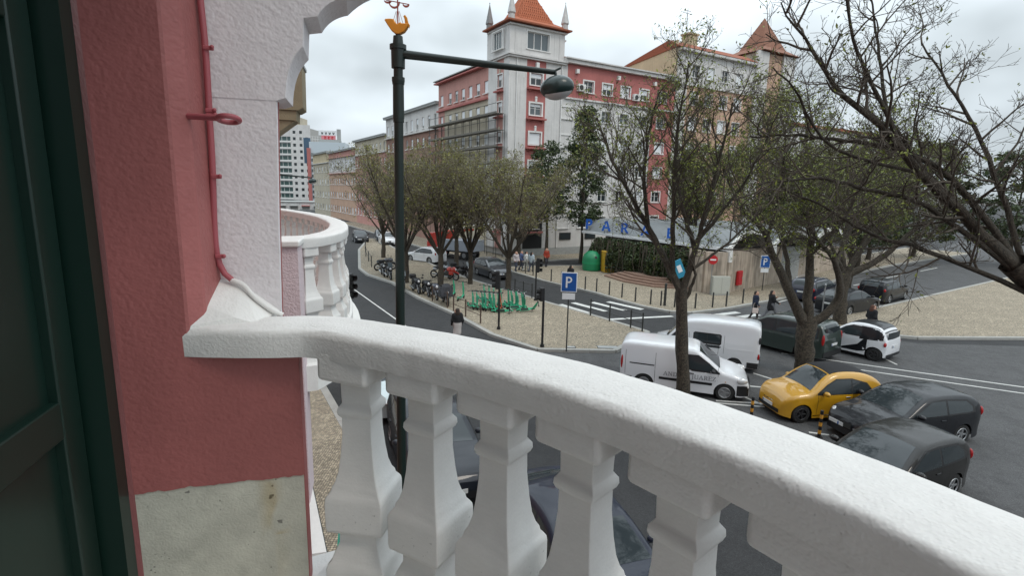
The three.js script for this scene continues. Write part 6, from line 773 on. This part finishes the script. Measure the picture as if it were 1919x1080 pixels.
{ const g = motorbike('three wheeled scooter under a black rain cover on the island kerb', [-4.0, -31.5], -1.25, { paint: PB }); part('rain_cover', new ConvexGeometry([V(0.62, 1.15, 0.1), V(0.62, 1.15, -0.1), V(0.3, 1.32, 0.12), V(0.3, 1.32, -0.12), V(-0.6, 1.0, 0.25), V(-0.6, 1.0, -0.25), V(-0.85, 0.62, 0.28), V(-0.85, 0.62, -0.28), V(0.8, 0.62, 0.3), V(0.8, 0.62, -0.3), V(0.3, 0.5, 0.4), V(0.3, 0.5, -0.4), V(-0.5, 0.5, 0.38), V(-0.5, 0.5, -0.38), V(0.35, 1.1, 0.4), V(0.35, 1.1, -0.4)]), mat([0.02, 0.02, 0.026], { roughness: 0.55, bumpMap: T.rough, bumpScale: 0.02 }), g); }

// ---------------------------------------------------------------- people: one smooth surface from a jointed skeleton, face along local +x
function person(label, [x, y, z], turn, o) {
  const g = thing('person', label, 'person', [x, y, z], turn, o.group), h = (o.h ?? 1.7) / 1.7;
  const skin = [0.42, 0.24, 0.17], st = o.stride ?? 0.22, coat = o.coat, leg = o.leg, shoe = o.shoe ?? [0.02, 0.02, 0.02], hem = o.hem;
  const P = { pel: V(0, 0.92, 0), wai: V(0, 1.08, 0), che: V(0.01, 1.28, 0), nec: V(0.0, 1.44, 0), hb: V(0.015, 1.53, 0), ht: V(0.025, 1.63, 0) };
  const bones = []; const bone = (a, b, ra, rbq, col, sq = 1) => bones.push([a, b, ra, rbq, col, sq]);
  bone(P.pel, P.wai, 0.15, 0.135, coat); bone(P.wai, P.che, 0.135, 0.155, coat); bone(V(0, 1.37, -0.13), V(0, 1.37, 0.13), 0.085, 0.085, coat); bone(P.che, V(0, 1.4, 0), 0.15, 0.08, coat);
  bone(P.nec, P.hb, 0.055, 0.055, skin); bone(V(0.01, 1.555, 0), V(0.005, 1.6, 0), 0.09, 0.095, skin); bone(V(0.05, 1.525, 0), V(0.045, 1.55, 0), 0.052, 0.06, skin); bone(V(0.1, 1.57, 0), V(0.112, 1.55, 0), 0.012, 0.016, skin); for (const s of [1, -1]) bone(V(0.01, 1.575, s * 0.092), V(0.0, 1.56, s * 0.094), 0.016, 0.012, skin);
  for (const s of [1, -1]) {
    const fw = s * st, hip = V(0, 0.92, s * 0.09), knee = V(0.05 + fw * 0.62, 0.5, s * 0.095), ank = V(fw * 1.15 - (fw < 0 ? 0.1 : 0), fw < 0 ? 0.11 : 0.08, s * 0.1);
    bone(hip, knee, 0.093, 0.064, leg); bone(knee, ank, 0.066, o.flare ?? 0.052, leg); bone(ank.clone().add(V(-0.03, -0.035, 0)), ank.clone().add(V(0.15, -0.045, 0)), 0.045, 0.036, shoe);
    const a = o.arms?.[s > 0 ? 0 : 1] ?? [-fw * 0.6, 0.15, 0.2], sh = V(0, 1.385, s * 0.185), el = V(a[0] * 0.35 - 0.02, 1.12, s * 0.24), wr = V(el.x + a[1], el.y - a[2], s * (0.225 - (a[3] ?? 0)));
    bone(sh, el, 0.068, 0.055, coat); bone(el, wr, 0.055, 0.042, coat);
    const d = wr.clone().sub(el).normalize(), pm = wr.clone().addScaledVector(d, 0.075); bone(wr.clone().addScaledVector(d, 0.02), pm, 0.026, 0.032, skin);
    const sd = V(1, 0, 0).addScaledVector(d, -d.x).normalize(); const fg = []; for (let f = 0; f < 4; f++) { const b0 = pm.clone().addScaledVector(sd, (f - 1.5) * 0.019), b1 = b0.clone().addScaledVector(d, 0.042 - 0.005 * Math.abs(f - 1.4)), b2 = b1.clone().addScaledVector(d, 0.03).add(V(0, 0, -s * 0.014)); fg.push(rod(b0, b1, 0.009, 6, 0.0085), rod(b1, b2, 0.0085, 6, 0.007)); } const t0 = wr.clone().addScaledVector(d, 0.035).addScaledVector(sd, 0.02); fg.push(rod(t0, t0.clone().addScaledVector(sd, 0.03).addScaledVector(d, 0.035), 0.011, 6, 0.008)); (g.fg ??= []).push(...fg);
  }
  if (hem) { bone(V(0, 0.95, 0), V(0, hem, 0), 0.16, 0.185, o.skirt ?? coat); }
  const res = o.res ?? 64, mc = new MarchingCubes(res, M.black, false, false, 60000), half = 1.0, cy = 0.86; mc.isolation = 0;
  const q = V(), ab = V(), aq = V(), sz = res, k = 0.035, hs = res / 2, pre = bones.map(([a, b, ra, rbq]) => ({ a, d: b.clone().sub(a), l2: b.distanceToSquared(a) || 1e-6, ra, dr: rbq - ra }));
  for (let iz = 0; iz < sz; iz++) { const pz = (iz - hs) / hs * half; if (Math.abs(pz) > 0.42) { for (let i = 0; i < sz * sz; i++) mc.field[iz * sz * sz + i] = -1; continue; } for (let iy = 0; iy < sz; iy++) for (let ix = 0; ix < sz; ix++) { const px = (ix - hs) / hs * half, py = (iy - hs) / hs * half + cy; let e = 0, m = 1; if (Math.abs(px) < 0.6) { let s = 0; for (const b of pre) { const ax = px - b.a.x, ay = py - b.a.y, az = pz - b.a.z; let t = (ax * b.d.x + ay * b.d.y + az * b.d.z) / b.l2; t = t < 0 ? 0 : t > 1 ? 1 : t; const dx = ax - b.d.x * t, dy = ay - b.d.y * t, dz = az - b.d.z * t; s += Math.exp(-(Math.sqrt(dx * dx + dy * dy + dz * dz) - b.ra - b.dr * t) / k); } m = -k * Math.log(s + 1e-30); } mc.field[ix + iy * sz + iz * sz * sz] = -m; } }
  mc.update(); const n = mc.count, pa = mc.positionArray, na = mc.normalArray, C = new Float32Array(n * 3), PP = new Float32Array(n * 3), NN = new Float32Array(n * 3);
  for (let i = 0; i < n; i++) { const p = V(pa[i * 3], pa[i * 3 + 1], pa[i * 3 + 2]); p.y += cy; let best = 9, c = coat; bones.forEach(([a, b, ra, rbq, col], j) => { const pr = pre[j]; aq.copy(p).sub(a); let t = Math.max(0, Math.min(1, aq.dot(pr.d) / pr.l2)); const dd = aq.addScaledVector(pr.d, -t).length() - pr.ra - pr.dr * t; if (dd < best) { best = dd; c = col; } }); PP.set([p.x, p.y, p.z], i * 3); NN.set([na[i * 3], na[i * 3 + 1], na[i * 3 + 2]], i * 3); C.set(c, i * 3); }
  let bg = new THREE.BufferGeometry(); bg.setAttribute('position', new THREE.BufferAttribute(PP, 3)); bg.setAttribute('normal', new THREE.BufferAttribute(NN, 3)); bg.setAttribute('color', new THREE.BufferAttribute(C, 3));
  bg.computeVertexNormals(); { const vm = new Map(), nn = bg.attributes.normal; const key = i => `${Math.round(PP[i * 3] * 5e3)},${Math.round(PP[i * 3 + 1] * 5e3)},${Math.round(PP[i * 3 + 2] * 5e3)}`; for (let i = 0; i < n; i++) { const kk = key(i), v = vm.get(kk) ?? V(); v.add(V(nn.getX(i), nn.getY(i), nn.getZ(i))); vm.set(kk, v); } for (let i = 0; i < n; i++) { const v = vm.get(key(i)).clone().normalize(); nn.setXYZ(i, v.x, v.y, v.z); } }
  const fgs = g.fg.map(f => { const w = flat(f); w.deleteAttribute('uv'); const c = new Float32Array(w.attributes.position.count * 3); for (let i = 0; i < c.length; i += 3) c.set(skin, i); w.setAttribute('color', new THREE.BufferAttribute(c, 3)); return w; }); delete g.fg;
  bg = mergeGeometries([bg, ...fgs]); bg = boxUV(bg); bg.userData.keep = true; part('body', bg, mat([1, 1, 1], { vertexColors: true, roughness: 0.9 }), g);
  const hair = [sph(0.112, 0.105, 0.108, -0.018, 1.605, 0), sph(0.07, 0.1, 0.1, -0.06, 1.56, 0)]; if (o.long) hair.push(sph(0.07, 0.17, 0.115, -0.075, 1.46, 0), sph(0.05, 0.13, 0.04, 0, 1.5, 0.095), sph(0.05, 0.13, 0.04, 0, 1.5, -0.095)); part('hair', hair, mat(o.hair ?? [0.02, 0.014, 0.01], { roughness: 0.7 }), g);
  part('face', [sph(0.009, 0.007, 0.012, 0.094, 1.585, 0.034), sph(0.009, 0.007, 0.012, 0.094, 1.585, -0.034), sph(0.006, 0.005, 0.024, 0.1, 1.52, 0)], mat([0.07, 0.03, 0.025]), g);
  g.scale.setScalar(h); return g;
}
const navy = [0.012, 0.018, 0.04], blk = [0.014, 0.014, 0.016];
person('person in a navy jacket and dark trousers crossing with a pale bag at the hip', [13.75, 0.01, -29.55], -0.1, { coat: navy, leg: [0.025, 0.022, 0.022], stride: 0.12, res: 76, h: 1.68 });
{ const b = thing('shoulder_bag', 'pale pink cloth bag hanging at the hip of the person in the navy jacket', 'bag', [13.66, 0.62, -29.28], -0.1); part('bag', [rb(0.32, 0.3, 0.09, 0, 0.0, 0, 0.04)], mat([0.6, 0.5, 0.46]), b); part('strap', tubeGeo([V(-0.12, 0.14, 0), V(-0.08, 0.42, -0.02), V(0.08, 0.42, -0.02), V(0.12, 0.14, 0)], 0.012, 16, 6), mat([0.5, 0.42, 0.38]), b); }
person('person in a long black coat and grey trousers striding over the crossing', [14.75, 0.01, -29.75], 0.05, { coat: blk, leg: [0.13, 0.13, 0.14], stride: 0.3, hem: 0.72, long: 1, flare: 0.075, res: 76, h: 1.7, arms: [[0.3, 0.2, 0.1], [0.5, 0.16, -0.12, 0.06]] });
person('person in black jacket and pale skirt crossing the left road, seen from behind', [-2.45, 0.01, -23.6], 1.9, { coat: blk, leg: [0.3, 0.26, 0.24], skirt: [0.5, 0.46, 0.44], hem: 0.55, stride: 0.16, long: 1, hair: [0.03, 0.018, 0.012], h: 1.66, res: 76 });
person('person with reddish brown hair and black coat behind the tiny white car', [17.75, 0.12, -25.7], 0.3, { coat: blk, leg: blk, long: 1, hair: [0.09, 0.035, 0.02], stride: 0.1, h: 1.7, res: 76 });
person('person in black standing directly behind the front parking sign', [4.15, 0.12, -37.6], 1.0, { coat: blk, leg: blk, long: 1, stride: 0.1, res: 60 });
person('person in red sitting height at the railing of the square, right of the traffic light', [3.1, 0.12, -48.6], -1.2, { coat: [0.3, 0.04, 0.02], leg: [0.04, 0.04, 0.05], stride: 0.08, res: 56 });
[[0.3, -45.4, [0.5, 0.45, 0.45], 'leftmost of the group of people at the railing, in a pale top'], [0.75, -45.9, [0.08, 0.11, 0.22], 'person in blue in the middle of the group at the railing'], [1.15, -45.5, [0.62, 0.62, 0.6], 'person in white with pale trousers in the group at the railing'], [1.6, -45.2, [0.4, 0.47, 0.52], 'rightmost of the group at the railing, in light blue']].forEach(([x, z, c, l], i) => person(l, [x, 0.12, z], -1 + i * 0.7, { coat: c, leg: i == 2 ? [0.5, 0.5, 0.47] : [0.06, 0.07, 0.1], stride: 0.12, res: 56, long: i % 2 }));
renderer.render(scene, camera);
